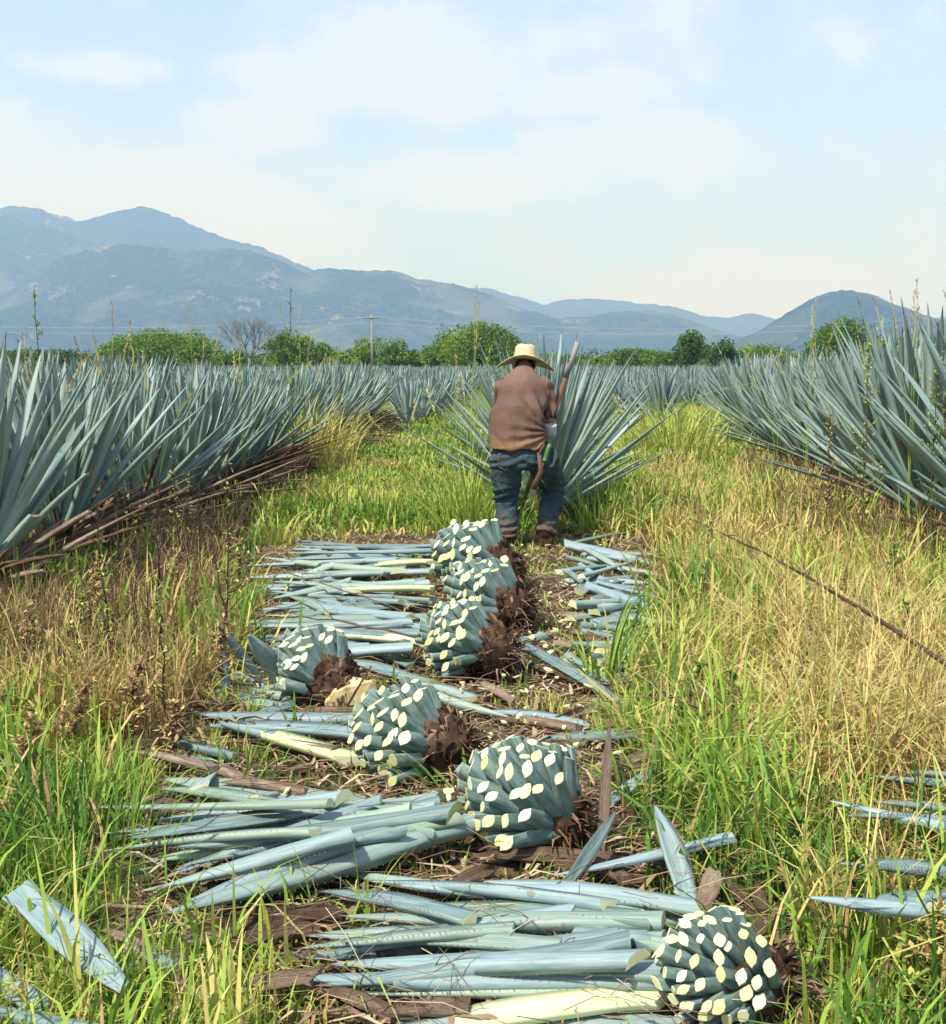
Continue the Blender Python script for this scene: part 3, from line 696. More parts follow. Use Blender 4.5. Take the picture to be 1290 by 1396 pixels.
# pile beside the dark green heart
G = 'cut leaves fanned out beside the dark green heart'; LB = 'long cut agave leaf in the fan left of the dark green heart'
P2 = [(640, 1122, 212, 1247, .115), (615, 1118, 178, 1220, .11), (560, 1108, 185, 1172, .095), (600, 1100, 160, 1180, .09), (540, 1100, 210, 1190, .09), (500, 1112, 270, 1145, .095), (500, 1098, 215, 1068, .10),
        (540, 1128, 205, 1212, .09), (620, 1110, 230, 1160, .10), (470, 1092, 200, 1112, .085), (600, 1092, 130, 1142, .08), (560, 1096, 150, 1125, .085), (450, 1100, 110, 1098, .075), (480, 1140, 210, 1205, .085), (430, 1130, 130, 1150, .075), (500, 1125, 240, 1185, .09), (590, 1105, 280, 1128, .10)]
for (a, b, c, e, wd) in [(560, 1120, 250, 1100, .085), (520, 1095, 230, 1180, .08), (590, 1130, 330, 1085, .08), (450, 1100, 170, 1150, .075), (480, 1150, 250, 1225, .075)]: cut_leaf(a, b, c, e, wd, 'cut leaf crossing over the fan left of the dark green heart', 'cut leaves crossing over the fan', z0=.11, z1=.05)
P2.sort(key=lambda v: v[3])
for i, (a, b, c, e, wd) in enumerate(P2):
    LB = 'cut leaf fanned out left of the dark green heart, %s tip from the top' % (OR2[i] if i < 16 else 'lowest')
    cut_leaf(a, b, c, e, wd, LB, G, z0=.05+.020*((i*5) % 6), z1=.015+.012*((i*3) % 5))
# pile beside the half-brown heart
cut_leaf(480, 1032, 262, 982, .15, 'broad cream-yellow leaf base lying left of the half-brown heart', None, 'cream', z0=.05, z1=.06, roll=.15, t1=.8)
cut_leaf(500, 1000, 245, 985, .15, 'broad blue spiny leaf behind the cream-yellow leaf base', None, z0=.06, z1=.05, t1=.82, tint=(.8, 0, 0, 1))
cut_leaf(505, 982, 255, 975, .12, 'rearmost of the broad blue leaves left of the half-brown heart', None, z0=.05, z1=.04, tint=(.5, 0, 0, 1))
cut_leaf(320, 1028, 185, 1006, .06, 'short blue-green leaf tube poking out left above a brown one', None, z0=.04, z1=.05, t1=.6, tint=(.2, 0, 0, 1), chan=.8)
cut_leaf(290, 1038, 168, 1028, .05, 'pale thin leaf tube lowest of three poking out left into the grass', None, z0=.02, z1=.04, t1=.6, chan=.8)
cut_leaf(272, 1070, 305, 1018, .10, 'short flat pale scrap of cut leaf lying crosswise in the grass', None, z0=.06, z1=.06, t0=.3, t1=.6, tint=(1, 0, 0, 1), chan=.05, oblique=.2)
cut_leaf(395, 1098, 215, 1068, .085, 'cut leaf pointing left, just below the crosswise scrap', None, z0=.05, z1=.05)
cut_leaf(345, 1092, 430, 1062, .07, 'small pale leaf scrap in the grass right of the crosswise one', None, z0=.04, z1=.04, t0=.3, t1=.7, chan=.1)
# leaves propped round the split heart
leaf3(gp(352, 925, .03), at(290, 845, 4.65), .085, 'light cut leaf with sharp tip leaning up left of the split heart', tint=(.95, 0, 0, 1))
leaf3(gp(312, 952, .02), at(302, 868, 4.6), .095, 'cut leaf standing nearly upright at the left end of the split heart group', tint=(.9, 0, 0, 1))
leaf3(gp(384, 935, .03), at(338, 862, 4.55), .13, 'broad pale cut leaf leaning against the split heart', tint=(1, 0, 0, 1), t1=.95)
G = 'cut leaves under the split heart'; LB = 'cut leaf lying flat beneath the split heart'
for a, b, c, e in ((385, 952, 270, 922), (380, 965, 262, 940), (375, 940, 300, 905), (330, 925, 265, 918), (400, 960, 330, 985), (430, 930, 290, 948)):
    cut_leaf(a, b, c, e, .09, LB, G, z0=.05, z1=.04)
# piles further back, left of the row
G = 'cut leaves heaped left of the three farthest hearts'; LB = 'cut agave leaf in the wide heap left of the three farthest hearts'
for i in range(62):
    u = i/61
    by = 742+u*150+random.uniform(-9, 9); bx = 605-random.uniform(0, 80)-(10 if by > 830 else 0)
    tx = random.uniform(318, 400)-(40 if by > 820 else 0)*random.random(); ty = by+random.uniform(-26, 24)
    if i % 3 == 0: bx -= 90; tx += 30
    bd = 'farthest heart' if by < 790 else ('second farthest heart' if by < 838 else 'heart above the split one')
    cut_leaf(bx, by, tx, ty, random.uniform(.075, .125), 'cut agave leaf in the wide heap, level with the '+bd, 'heaped cut leaves level with the '+bd, z0=random.uniform(.02, .12), z1=random.uniform(.02, .08), teeth=20)
for (a, b, c, e, lb) in ((585, 876, 420, 858, 'cream-based thick leaf touching the heart above the split one'), (590, 800, 400, 806, 'pale yellow leaf stretched out left of the second farthest heart'), (590, 764, 470, 772, 'pale yellow-green leaf base left of the farthest heart')):
    cut_leaf(a, b, c, e, .135, lb, None, 'cream', z0=.14, z1=.07, roll=.1)
cut_leaf(700, 748, 380, 757, .09, 'long blue leaf with dark tip at the back of the far heap', None, z0=.16, z1=.16, tint=(.7, 0, 0, 1))
G = 'cut leaves scattered between the hearts'; LB = 'short cut leaf among debris between the hearts'
for (a, b, c, e) in ((560, 925, 470, 900), (590, 935, 510, 905), (640, 950, 560, 930), (560, 905, 490, 885), (740, 870, 640, 885), (600, 955, 700, 975), (800, 985, 660, 965), (870, 1000, 700, 1010)):
    cut_leaf(a, b, c, e, .085, LB, G, z0=.04, z1=.05)
# right side of the row
G = 'cut leaves thrown to the right of the row'; LB = 'cut agave leaf thrown to the right of the hearts towards the dry grass'
for i in range(40):
    by = 742+i*4.4+random.uniform(-5, 5); bx = 790+random.uniform(-25, 40); tx = min(925, bx+random.uniform(50, 130)); ty = by+random.uniform(-30, 40)
    bd = 'just behind the boots of the worker' if by < 800 else ('between the boots and the shaggy heart' if by < 860 else 'level with the shaggy heart')
    cut_leaf(bx, by, tx, ty, random.uniform(.07, .11), 'cut leaf right of the row, '+bd, 'cut leaves right of the row, '+bd, z0=random.uniform(.02, .10), z1=random.uniform(.02, .06), teeth=16)
cut_leaf(770, 742, 900, 765, .17, 'broad flat cut leaf right behind the boots of the worker', None, z0=.06, z1=.05, tint=(.9, 0, 0, 1), chan=.1)
cut_leaf(800, 800, 912, 832, .12, 'long cut leaf whose tip reaches furthest right into the grass', None, z0=.08, z1=.05, tint=(.8, 0, 0, 1))
cut_leaf(715, 880, 862, 962, .085, 'cut leaf pointing down right beside the shaggy heart', None, z0=.09, z1=.04)
# far right
G = 'cut leaves half buried in the dry grass at the right edge'; LB = 'cut leaf tip half buried in the dry grass at the right edge'
for (a, b, c, e) in ((1330, 1252, 1095, 1221), (1340, 1228, 1150, 1232), (1330, 1140, 1128, 1086), (1330, 1118, 1150, 1108), (1340, 1075, 1180, 1056), (1330, 1192, 1140, 1170), (1340, 1060, 1230, 1050), (1330, 958, 1230, 938), (1340, 1105, 1190, 1096)):
    cut_leaf(a, b, c, e, .075, LB, G, z0=.20, z1=.24)
# left foreground
cut_leaf(22, 1212, 190, 1365, .105, 'big blunt leaf piece lying diagonally in the grass at the lower left', None, z0=.20, z1=.10, t1=.9, tint=(.75, .02, 0, 1), roll=.25, chan=.3, teeth=0, bend=0)
cut_leaf(185, 1330, 95, 1290, .075, 'smaller leaf piece tucked under the big diagonal one', None, z0=.03, z1=.05, t1=.7)
cut_leaf(190, 1425, -40, 1365, .09, 'leaf cut off by the bottom left corner', None, z0=.08, z1=.08, tint=(.5, 0, 0, 1))
cut_leaf(60, 1375, -60, 1310, .075, 'pale leaf just above the one in the bottom left corner', None, z0=.06, z1=.06, tint=(1, 0, 0, 1))
cut_leaf(245, 1330, 180, 1290, .06, 'small green leaf end in the grass right of the big diagonal piece', None, z0=.05, z1=.05, t1=.7)
# brown dry leaves
G = 'dry brown leaves on the ground of the cut row'; LB = 'curled dry brown leaf lying in the cut row'
DR = [(330, 1395, 120, 1262, .06), (250, 1310, 130, 1268, .05), (465, 1242, 175, 1272, .065), (440, 1262, 290, 1285, .055), (350, 1268, 200, 1300, .05), (560, 1170, 500, 1185, .05), (620, 1205, 680, 1180, .05),
      (560, 1112, 375, 1098, .045), (430, 1112, 315, 1106, .04), (290, 1045, 170, 1022, .05), (260, 1098, 145, 1088, .04), (345, 1062, 270, 1040, .05), (420, 1075, 300, 1062, .045), (790, 990, 660, 975, .06), (850, 1175, 640, 1160, .06),
      (760, 1180, 900, 1165, .06), (850, 1195, 780, 1165, .05), (960, 1205, 860, 1170, .05), (1000, 1135, 900, 1170, .05), (800, 1010, 700, 1025, .055), (830, 960, 740, 985, .055), (800, 930, 700, 900, .05), (830, 890, 720, 870, .05),
      (900, 1015, 820, 1060, .05), (700, 955, 640, 925, .05), (560, 945, 430, 930, .05), (510, 965, 370, 972, .05), (640, 1370, 520, 1378, .05), (560, 1395, 430, 1340, .045), (430, 1330, 300, 1350, .05), (460, 1020, 330, 1010, .04),
      (860, 1120, 830, 1010, .05), (890, 930, 790, 945, .05), (780, 905, 840, 940, .05), (1010, 1215, 970, 1180, .06), (1040, 1240, 1020, 1190, .05), (780, 860, 850, 880, .05), (820, 845, 760, 835, .05)]
DR += [(1040, 1275, 1015, 1222, .05), (1065, 1285, 1060, 1228, .045), (1080, 1300, 1100, 1240, .05), (1050, 1262, 1000, 1225, .04), (1095, 1330, 1125, 1275, .045), (1030, 1262, 1040, 1215, .04)]
for (a, b, c, e, wd) in DR:
  bd = 'among the grass of the lower left' if c < 260 and b > 1090 else 'below the dark green heart' if b > 1120 and a < 900 else 'at the shaggy end of the nearest heart' if b > 1120 else 'left of the half-brown heart' if a < 600 else 'in the brown debris right of the hearts'
  cut_leaf(a, b, c, e, wd, 'curled dry brown leaf '+bd, 'dry brown leaves '+bd, 'dead', z0=random.uniform(.02, .07), z1=random.uniform(.02, .07), chan=.9, cat='dry leaf', t1=random.choice([.7, .9, 1.0]))

# ================================================================== DEBRIS, CHIPS
def inpoly(x, y, poly):
    ins = np.zeros(len(x), bool); n = len(poly)
    for i in range(n):
        x1, y1 = poly[i]; x2, y2 = poly[(i+1) % n]
        c_ = ((y1 > y) != (y2 > y)) & (x < (x2-x1)*(y-y1)/(y2-y1+1e-12)+x1); ins ^= c_
    return ins
def poly_of(px): return [(gp(a, b).x, gp(a, b).y) for a, b in px]
STRIP = poly_of([(350, 735), (800, 722), (890, 740), (915, 830), (870, 920), (850, 1030), (900, 1100), (1010, 1180), (1090, 1260), (1130, 1430), (1250, 1900), (300, 1900), (400, 1430), (330, 1340), (150, 1290), (200, 1180), (150, 1100), (210, 1020), (290, 930), (300, 860)])
def scatter_poly(poly, n):
    P = np.array(poly); lo, hi = P.min(0), P.max(0)
    x = RNG.uniform(lo[0], hi[0], n*3); y = lo[1]+(hi[1]-lo[1])*RNG.random(n*3)**1.35; k_ = inpoly(x, y, poly); return x[k_][:n], y[k_][:n]
mb = MB(); x, y = scatter_poly(STRIP, 19000); z = gz(x, y)
for i in range(len(x)):
    a = random.uniform(0, 6.28); ln = random.uniform(.03, .16) if i % 9 else random.uniform(.08, .24); tl = random.uniform(-.1, .35); dv = np.array([math.cos(a), math.sin(a)*.6, tl*.5]); sd_ = np.array([-math.sin(a), math.cos(a), 0])*(random.uniform(.0012, .005) if i % 9 else random.uniform(.004, .009))
    p = np.array([x[i], y[i], z[i]+random.uniform(.003, .035)]); m_ = p+dv*ln*.5+np.array([0, 0, random.uniform(0, .2)*ln])
    mb.add([p-sd_, p+sd_, m_+sd_, m_-sd_, p+dv*ln+sd_*.3, p+dv*ln-sd_*.3], [np.array([[0, 1, 2, 3], [3, 2, 4, 5]])], (random.random(), 0, 0, 1))
for k in range(330):
    px, py = random.uniform(230, 1000), random.uniform(760, 1390); g = gp(px, py, random.uniform(.07, .13))
    if not inpoly(np.array([g.x]), np.array([g.y]), STRIP)[0]: continue
    a = random.gauss(0, .7); ln = random.uniform(.08, .32); dv = Vector((math.cos(a), math.sin(a), random.uniform(-.18, .12)))*ln; m_ = g+dv*.5+Vector((0, random.uniform(-.02, .02), .012))
    tube(mb, [g, m_, g+dv], [.0013, .0014, .0006], 3, (random.random(), 0, 0, 1), cap=False)
tag(mb.build('dry_litter', mat_tinted('dry_litter', [(0, (.06, .035, .02)), (.4, (.17, .10, .06)), (.75, (.32, .22, .13)), (1, (.48, .38, .24))], .85)), 'brown shreds and straw littering the ground of the cut row', 'litter', None, 'stuff')
mb = MB()
for k in range(170):
    px, py = (random.gauss(740, 45), random.gauss(850, 60)) if k % 2 else (random.gauss(700, 90), random.gauss(1000, 90))
    py = min(max(py, 745), 1240)
    g = gp(px, py, .05); a = random.uniform(0, 3.14); wd = random.uniform(.006, .026); hh = random.uniform(.25, .8)*wd; ce, se = math.cos(a), math.sin(a)
    rx, ry = random.uniform(-.7, .7), random.uniform(-.7, .7); V = []
    for zz_ in (0, .006):
        for q_ in range(7):
            b = 2*math.pi*q_/7; u_, v_ = wd*math.cos(b), hh*math.sin(b); V.append((g.x+u_*ce-v_*se, g.y+u_*se+v_*ce, g.z+zz_+u_*rx*.6+v_*ry*.6+.01))
    ii = np.arange(7); jj = np.roll(ii, -1)
    mb.add(V, [(ii+7)[None], ii[::-1][None], np.stack([ii, jj, jj+7, ii+7], -1)], (random.uniform(.1, 1), 0, 0, 1))
tag(mb.build('leaf_chips', M['cream'], smooth=False), 'cream-coloured chips of agave flesh scattered between the hearts', 'chips', None, 'stuff')

# ================================================================== GRASS
def blades(n, xs, ys, h, wd, tint, lean=0.55, dirs=None, zs=None, droop=0.5):
    """n blades as one array: 4 levels, 7 verts"""
    a = RNG.uniform(0, 2*np.pi, n) if dirs is None else dirs
    ln = h*RNG.uniform(.55, 1.15, n); le = np.abs(RNG.normal(0, lean, n)); 
    z0 = gz(xs, ys) if zs is None else zs
    P = np.stack([xs, ys, z0-.01], 1); dx_, dy_ = np.cos(a), np.sin(a)
    sa = a+np.pi/2+RNG.normal(0, .5, n); sx, sy = np.cos(sa)*wd, np.sin(sa)*wd
    V = np.zeros((n, 7, 3)); lv = [0, .38, .72, 1.0]; wl = [.8, 1.0, .62]
    dr = droop*RNG.random(n)
    for i, u in enumerate(lv):
        out_ = ln*np.sin(np.minimum(le*(.35+.9*u), 1.5))*u; up_ = ln*(u*np.cos(np.minimum(le*u, 1.4)))-ln*dr*u**3*.6
        c = P+np.stack([dx_*out_, dy_*out_, up_], 1)
        if i < 3:
            V[:, 2*i] = c-np.stack([sx, sy, np.zeros(n)], 1)*wl[i]; V[:, 2*i+1] = c+np.stack([sx, sy, np.zeros(n)], 1)*wl[i]
        else: V[:, 6] = c
    i0 = (np.arange(n)*7)[:, None]
    Q = np.concatenate([i0+np.array([0, 1, 3, 2]), i0+np.array([2, 3, 5, 4])]); T = i0+np.array([4, 5, 6])
    C = np.zeros((n, 7, 4)); C[:, :, 0] = tint[:, None]; C[:, :, 3] = 1
    return V.reshape(-1, 3), [Q, T], C.reshape(-1, 4)
def tufted(x0, x1, y0, y1, ntuft, per, pw=1.0):
    tx = RNG.uniform(x0, x1, ntuft); ty = y0+(y1-y0)*RNG.random(ntuft)**pw
    k = np.repeat(np.arange(ntuft), per)
    sp = RNG.normal(0, 1, (len(k), 2))
    return tx, ty, k, sp
def rowdist(x, y):
    l_ = LX(y); r_ = RX(y)
    return l_, r_
def straw_amount(x, y):
    """how yellow/dry the grass is by place in the field"""
    n1_ = fbm(x*.9+3, y*.9+7, 4); 
    t = .33+(n1_-.5)*1.0
    t = t+.10*np.clip((x-.8-.12*y)/.5, 0, 1)           # right hand side is drier
    t = t+.10*np.clip((y-5)/3, 0, 1)
    dx1 = (x-1.75)/.85; dy1 = (y-4.9)/1.5; t = t+.30*np.exp(-(dx1**2+dy1**2))
    dx2 = (x+1.9)/.9; dy2 = (y-5.1)/1.2; t = t+.28*np.exp(-(dx2**2+dy2**2))      # browner weeds by the left row
    dx3 = (x+1.3)/.7; dy3 = (y-2.9)/.9; t = t-.16*np.exp(-(dx3**2+dy3**2))
    t = t+.22*np.exp(-((x-2.4)/1.1)**2-((y-9.5)/2.5)**2)
    return t
gm = MB()
def grass_zone(x0, x1, y0, y1, ntuft, per, hbase, wd, spread, pw=1.0, strip_keep=.06):
    tx, ty, k, sp = tufted(x0, x1, y0, y1, ntuft, per, pw)
    jit = (fbm(tx*3.1, ty*3.1, 3)-.5)*.7; ins = inpoly(tx+jit, ty+jit*.6, STRIP); keep = (~ins) | (RNG.random(ntuft) < strip_keep)
    lim = np.abs(tx) < .50*ty+1.2; keep &= lim
    keep &= (tx > LX(ty)-.9) & (tx < RX(ty)+1.0) if y0 > 5.5 else True
    st = straw_amount(tx, ty)+RNG.normal(0, .11, ntuft); hh = hbase*(.6+.9*fbm(tx*1.6, ty*1.6+3, 3))*RNG.uniform(.75, 1.25, ntuft)
    hh = np.where(ins, hh*.5, hh)
    lane = np.exp(-((tx-(-.9))/1.0)**2)*(ty > 8.2); hh = hh*(1-.38*lane)
    kk = k[keep[k]]; s2 = sp[keep[k]]
    X = tx[kk]+s2[:, 0]*spread; Y = ty[kk]+s2[:, 1]*spread; n = len(kk)
    t = st[kk]+RNG.normal(0, .10, n); dry = RNG.random(n) < .13; t = np.where(dry, .85+.12*RNG.random(n), t)
    V, F_, C = blades(n, X, Y, hh[kk], wd*RNG.uniform(.6, 1.4, n), np.clip(t, 0, 1), .5, droop=.7)
    gm.add(V, F_, C); return n
tot = 0
tot += grass_zone(-2.6, 2.6, 1.7, 4.6, 1900, 32, .17, .0029, .05, 1.1, .30)
tot += grass_zone(-3.6, 4.2, 4.4, 9.0, 3300, 22, .18, .0046, .065, 1.1, .26)
tot += grass_zone(-4.2, 6.2, 8.6, 16, 3600, 15, .19, .0080, .09, 1.2)
tot += grass_zone(-6, 9, 15.5, 33, 6200, 11, .26, .014, .16, 1.1)
# longer, broader blades that arch over the rest
tot += grass_zone(-2.6, 2.6, 1.8, 5.2, 1000, 8, .36, .0055, .05, 1.1, .06)
tot += grass_zone(-3.6, 4.2, 5.0, 12, 1800, 8, .38, .0085, .07, 1.2, .03)
tag(gm.build('grass', M['grass'], smooth=False), 'green and yellowing grass covering the field between the rows', 'grass', None, 'stuff')
# dry bent straw lying over the grass on the right
def dryblades(poly, n0, h0, h1, w0, w1, t_, ts, lean, zr, droop):
    x, y = scatter_poly(poly, n0); n = len(x); k_ = fbm(x*2.2, y*2.2, 3) > .44; x, y = x[k_], y[k_]; n = len(x)
    gm.add(*blades(n, x, y, RNG.uniform(h0, h1, n), RNG.uniform(w0, w1, n), np.clip(RNG.normal(t_, ts, n), 0, 1), lean, zs=gz(x, y)+RNG.uniform(.0, zr, n), droop=droop))
gm = MB()
POLYR = poly_of([(930, 760), (1330, 780), (1450, 1050), (1480, 1430), (1150, 1430), (1080, 1150), (960, 980), (900, 860)])
dryblades(POLYR, 7000, .22, .5, .0012, .0030, .84, .10, 1.1, .12, 1.2)
POLYM = poly_of([(1020, 880), (1400, 880), (1450, 1120), (1100, 1130)])
dryblades(POLYM, 5000, .35, .7, .002, .0035, .86, .07, 1.3, .22, 1.2)
POLYT = poly_of([(880, 640), (1060, 640), (1330, 760), (1330, 860), (880, 800)])
dryblades(POLYT, 6000, .25, .5, .003, .006, .86, .10, .7, .06, 1.0)
POLYL = poly_of([(-150, 800), (250, 740), (350, 900), (230, 1010), (60, 1010), (-180, 1000)])
dryblades(POLYL, 11000, .18, .48, .0014, .0034, .95, .09, .7, .10, .9)
tag(gm.build('dry_grass', M['grass'], smooth=False), 'tangled straw-coloured dry grass lying over the green grass', 'dry grass', None, 'stuff')
gm = MB()
POLYB = poly_of([(-100, 880), (120, 850), (240, 760), (320, 690), (380, 640), (420, 625), (425, 650), (340, 720), (290, 820), (220, 950), (80, 950), (-100, 950)])
def brownblades(poly, n0, h0, h1, w0, w1, lean):
    x, y = scatter_poly(poly, n0); n = len(x)
    gm.add(*blades(n, x, y, RNG.uniform(h0, h1, n), RNG.uniform(w0, w1, n)*np.clip(y/5, .7, 2), RNG.random(n)*.9, lean, zs=gz(x, y), droop=.7))
brownblades(POLYB, 6500, .2, .6, .0012, .003, .5)
brownblades(poly_of([(1000, 640), (1100, 640), (1330, 740), (1330, 800), (1050, 740)]), 2600, .25, .6, .0014, .003, .6)
tag(gm.build('brown_undergrowth', M['weed'], smooth=False), 'brown withered undergrowth along the foot of the agave rows', 'undergrowth', None, 'stuff')

def grass_clump(px, py, h, n, wd, label, tint, spread=.09, lean=.45, depth=None, td=.08, group='taller grass clumps standing out of the grass'):
    g = gp(px, py) if depth is None else Vector((at(px, py, depth).x, depth, 0)); m_ = MB()
    x = RNG.normal(0, spread, n); y = RNG.normal(0, spread, n)
    nn = n; a = np.arctan2(y, x)+RNG.normal(0, .6, nn)
    ln = h*RNG.uniform(.5, 1.1, nn)
    # long arching blades with six levels
    lv = np.linspace(0, 1, 7); le = np.abs(RNG.normal(.15, lean, nn)); k_ = RNG.uniform(.2, 1.5, nn); V = np.zeros((nn, 13, 3)); sa = a+np.pi/2+RNG.normal(0, .7, nn)
    c = np.stack([x, y, np.zeros(nn)], 1); wds = wd*RNG.uniform(.5, 1.2, nn)
    for i, u in enumerate(lv):
        if i:
            th = np.minimum(le+k_*u*u*1.25, 2.3); c = c+np.stack([np.cos(a)*np.sin(th), np.sin(a)*np.sin(th), np.cos(th)], 1)*(ln/6)[:, None]
        ww = wds*(1-u)**.6*(.6+.9*u*(1-u)*2)
        s_ = np.stack([np.cos(sa)*ww, np.sin(sa)*ww, np.zeros(nn)], 1)
        if i < 6: V[:, 2*i] = c-s_; V[:, 2*i+1] = c+s_
        else: V[:, 12] = c
    i0 = (np.arange(nn)*13)[:, None]; Q = np.concatenate([i0+np.array([2*q_, 2*q_+1, 2*q_+3, 2*q_+2]) for q_ in range(5)]); T = i0+np.array([10, 11, 12])
    C = np.zeros((nn, 13, 4)); C[:, :, 0] = np.clip(tint+RNG.normal(0, td, nn), 0, 1)[:, None]
    m_.add(V.reshape(-1, 3), [Q, T], C.reshape(-1, 4))
    o = m_.build('grass_clump', M['grass'], smooth=False, loc=(g.x, g.y, float(gz(g.x, g.y)))); tag(o, label, 'grass clump', group); return o
grass_clump(1005, 1085, .62, 150, .0085, 'broad-bladed bright green grass clump right of the dark green heart', .50, .11)
grass_clump(1050, 1160, .42, 100, .008, 'low broad green clump just below the bright one on the right', .38, .10)
grass_clump(825, 935, .62, 26, .008, 'few tall green blades standing right of the hearts', .38, .05, .18)
grass_clump(905, 905, .42, 60, .006, 'yellow-green clump where the right-hand cut leaves end', .55, .10)
grass_clump(375, 745, .45, 46, .009, 'pale yellow clump at the left end of the far leaf heap', .66, .10, .4)
grass_clump(540, 715, .42, 120, .006, 'dark green arching clump on the lane left of the worker', .26, .22, .6)
grass_clump(640, 690, .98, 190, .008, 'tall yellow-green grass left of the agave in front of the worker', .52, .17, .28, 9.3)
grass_clump(700, 700, .55, 90, .007, 'green grass seen between the legs of the worker', .32, .12, .35, 9.15)
grass_clump(815, 705, .75, 90, .008, 'grass drooping right of the agave in front of the worker', .48, .10, .45, 9.4)
grass_clump(412, 612, 1.25, 330, .012, 'tall golden grass clump growing between agaves of the left row', .74, .30, .28, 15.4)
grass_clump(440, 590, 1.05, 120, .012, 'second golden clump just behind the first in the left row', .66, .25, .3, 16.3)
grass_clump(915, 625, 1.0, 420, .013, 'bright yellow grass clump between the worker and the right row', .60, .35, .35)
grass_clump(935, 600, .95, 320, .016, 'yellow clump farther up the gap before the right row', .62, .4, .4)
grass_clump(1120, 700, .6, 150, .007, 'dry brownish clump at the foot of the right row', .80, .3, .5)
grass_clump(1240, 790, .5, 110, .006, 'yellow clump below the big agave at the right edge', .66, .2, .5)
grass_clump(120, 1180, .32, 150, .004, 'lush green tuft on the left below the weeds', .30, .14, .5)
grass_clump(50, 1330, .28, 160, .0035, 'lush green tuft beside the big diagonal leaf piece', .28, .13, .5)
grass_clump(30, 880, .40, 160, .005, 'dark green grass under the big agave at the left edge', .14, .22, .6)
grass_clump(330, 1060, .26, 50, .004, 'small green tuft growing through the scraps on the left', .36, .08, .5)
grass_clump(440, 1290, .24, 60, .005, 'broad green blades among the brown leaves at the bottom', .36, .16, .7)
grass_clump(630, 1085, .24, 34, .009, 'wide dark green blades between the half-brown and the dark green heart', .28, .07, .9)
grass_clump(1200, 1330, .30, 110, .005, 'green clump in the bottom right corner', .40, .16, .6)
grass_clump(1180, 1200, .36, 90, .0035, 'straw-coloured clump above the leaf tips on the right', .80, .16, .7)
grass_clump(215, 960, .42, 80, .0045, 'green-brown clump among the dark weed stalks', .60, .14, .45)

# seed-head grasses
def plume_grass(px, py, depth, h, n, label, lean=.25, tint=.8, head=.22):
    p = at(px, py, depth); m_ = MB(); s_ = MB()
    for i in range(n):
        a = random.uniform(0, 6.28); le = abs(random.gauss(0, lean)); hh = h*random.uniform(.75, 1.1); pts = []
        for u in np.linspace(0, 1, 8): pts.append((math.cos(a)*le*hh*u**2+random.uniform(-.01, .01), math.sin(a)*le*hh*u**2, hh*u-le*.35*hh*u**3))
        tube(m_, pts, [.003]*5+[.002, .0016, .001], 4, (.55, 0, 0, 1), cap=False)
        P = np.array(pts)
        for q_ in range(46):
            u = 1-head*random.random(); k_ = min(6, int(u*7)); b = P[k_]+(P[k_+1]-P[k_])*(u*7-k_); dv = P[-1]-P[-3]; dv /= np.linalg.norm(dv)
            d2 = dv+np.array([random.gauss(0, .35) for _ in range(3)]); l2 = random.uniform(.015, .045); sd2 = np.cross(d2, (0, 1, .2)); sd2 = sd2/np.linalg.norm(sd2)*.0032
            s_.add([b-sd2*.2, b+d2*l2*.5+sd2, b+d2*l2, b+d2*l2*.5-sd2], np.array([[0, 1, 2, 3]]), (tint+random.uniform(-.1, .15), 0, 0, 1))
    r = empty('plume_grass', (p.x, depth, 0)); tag(r, label, 'plume grass', 'tall seed-headed grasses')
    m_.build('stalk', M['grass'], r); s_.build('seed_head', M['grass'], r, smooth=False)
plume_grass(640, 600, 10.0, 2.0, 5, 'tan plume grass rising above the worker agave on its left side', .28, .86)
plume_grass(615, 600, 10.3, 1.45, 4, 'drooping plume grass left of the agave in front of the worker', .55, .8)
plume_grass(410, 560, 15, 2.2, 7, 'thin tall seed heads over the golden clump in the left row', .22, .82)
plume_grass(150, 560, 9, 1.9, 5, 'pinkish seed heads poking out among the second left agaves', .12, .92)
plume_grass(270, 560, 12, 2.0, 5, 'thin seed heads in the middle of the left row', .2, .85)
plume_grass(1100, 600, 13, 2.1, 6, 'seed heads rising from the right row near the hill', .25, .85)
plume_grass(1195, 600, 11, 2.15, 5, 'green-yellow seed heads above the right row near the edge', .2, .72)
plume_grass(840, 600, 11.5, 1.75, 4, 'curved grass heads right of the agave the worker is cutting', .5, .75)
plume_grass(70, 1010, gp(70, 1010).y, .42, 5, 'pale bristly grass heads in the left foreground', .45, .92, .3)
plume_grass(1090, 830, gp(1090, 830).y, .65, 6, 'long pale arched seed heads in the right-hand grass', .6, .9, .4)
plume_grass(1180, 1170, gp(1180, 1170).y, .55, 4, 'upright straw stems near the right edge', .2, .88, .2)
plume_grass(1090, 1300, gp(1090, 1300).y, .30, 5, 'fluffy pale-green seed heads right of the nearest heart', .7, .7, .5)

for k_, (px, dep, h, lb) in enumerate([(30, 7.6, 1.75, 'tan seed heads at the far left over the nearest agave'), (205, 8.8, 1.65, 'tan seed heads over the second left agave'), (330, 11.5, 1.8, 'pale grass heads right of the bare tree'), (460, 19, 1.9, 'grass heads at the far end of the left row'),
    (1010, 17, 2.0, 'grass heads at the left tip of the right row'), (1060, 14.5, 1.9, 'grass heads before the bright tree at right'), (1245, 9.2, 2.0, 'yellowish grass heads between the two nearest right agaves'), (560, 10.6, 1.1, 'low arching grass heads left of the worker agave'), (875, 10.9, 1.3, 'pale grass arching out right of the worker agave')]):
    plume_grass(px, 560, dep, h, 5, lb, (.15, .3, .45)[k_ % 3], (.9, .78, .84)[k_ % 3])
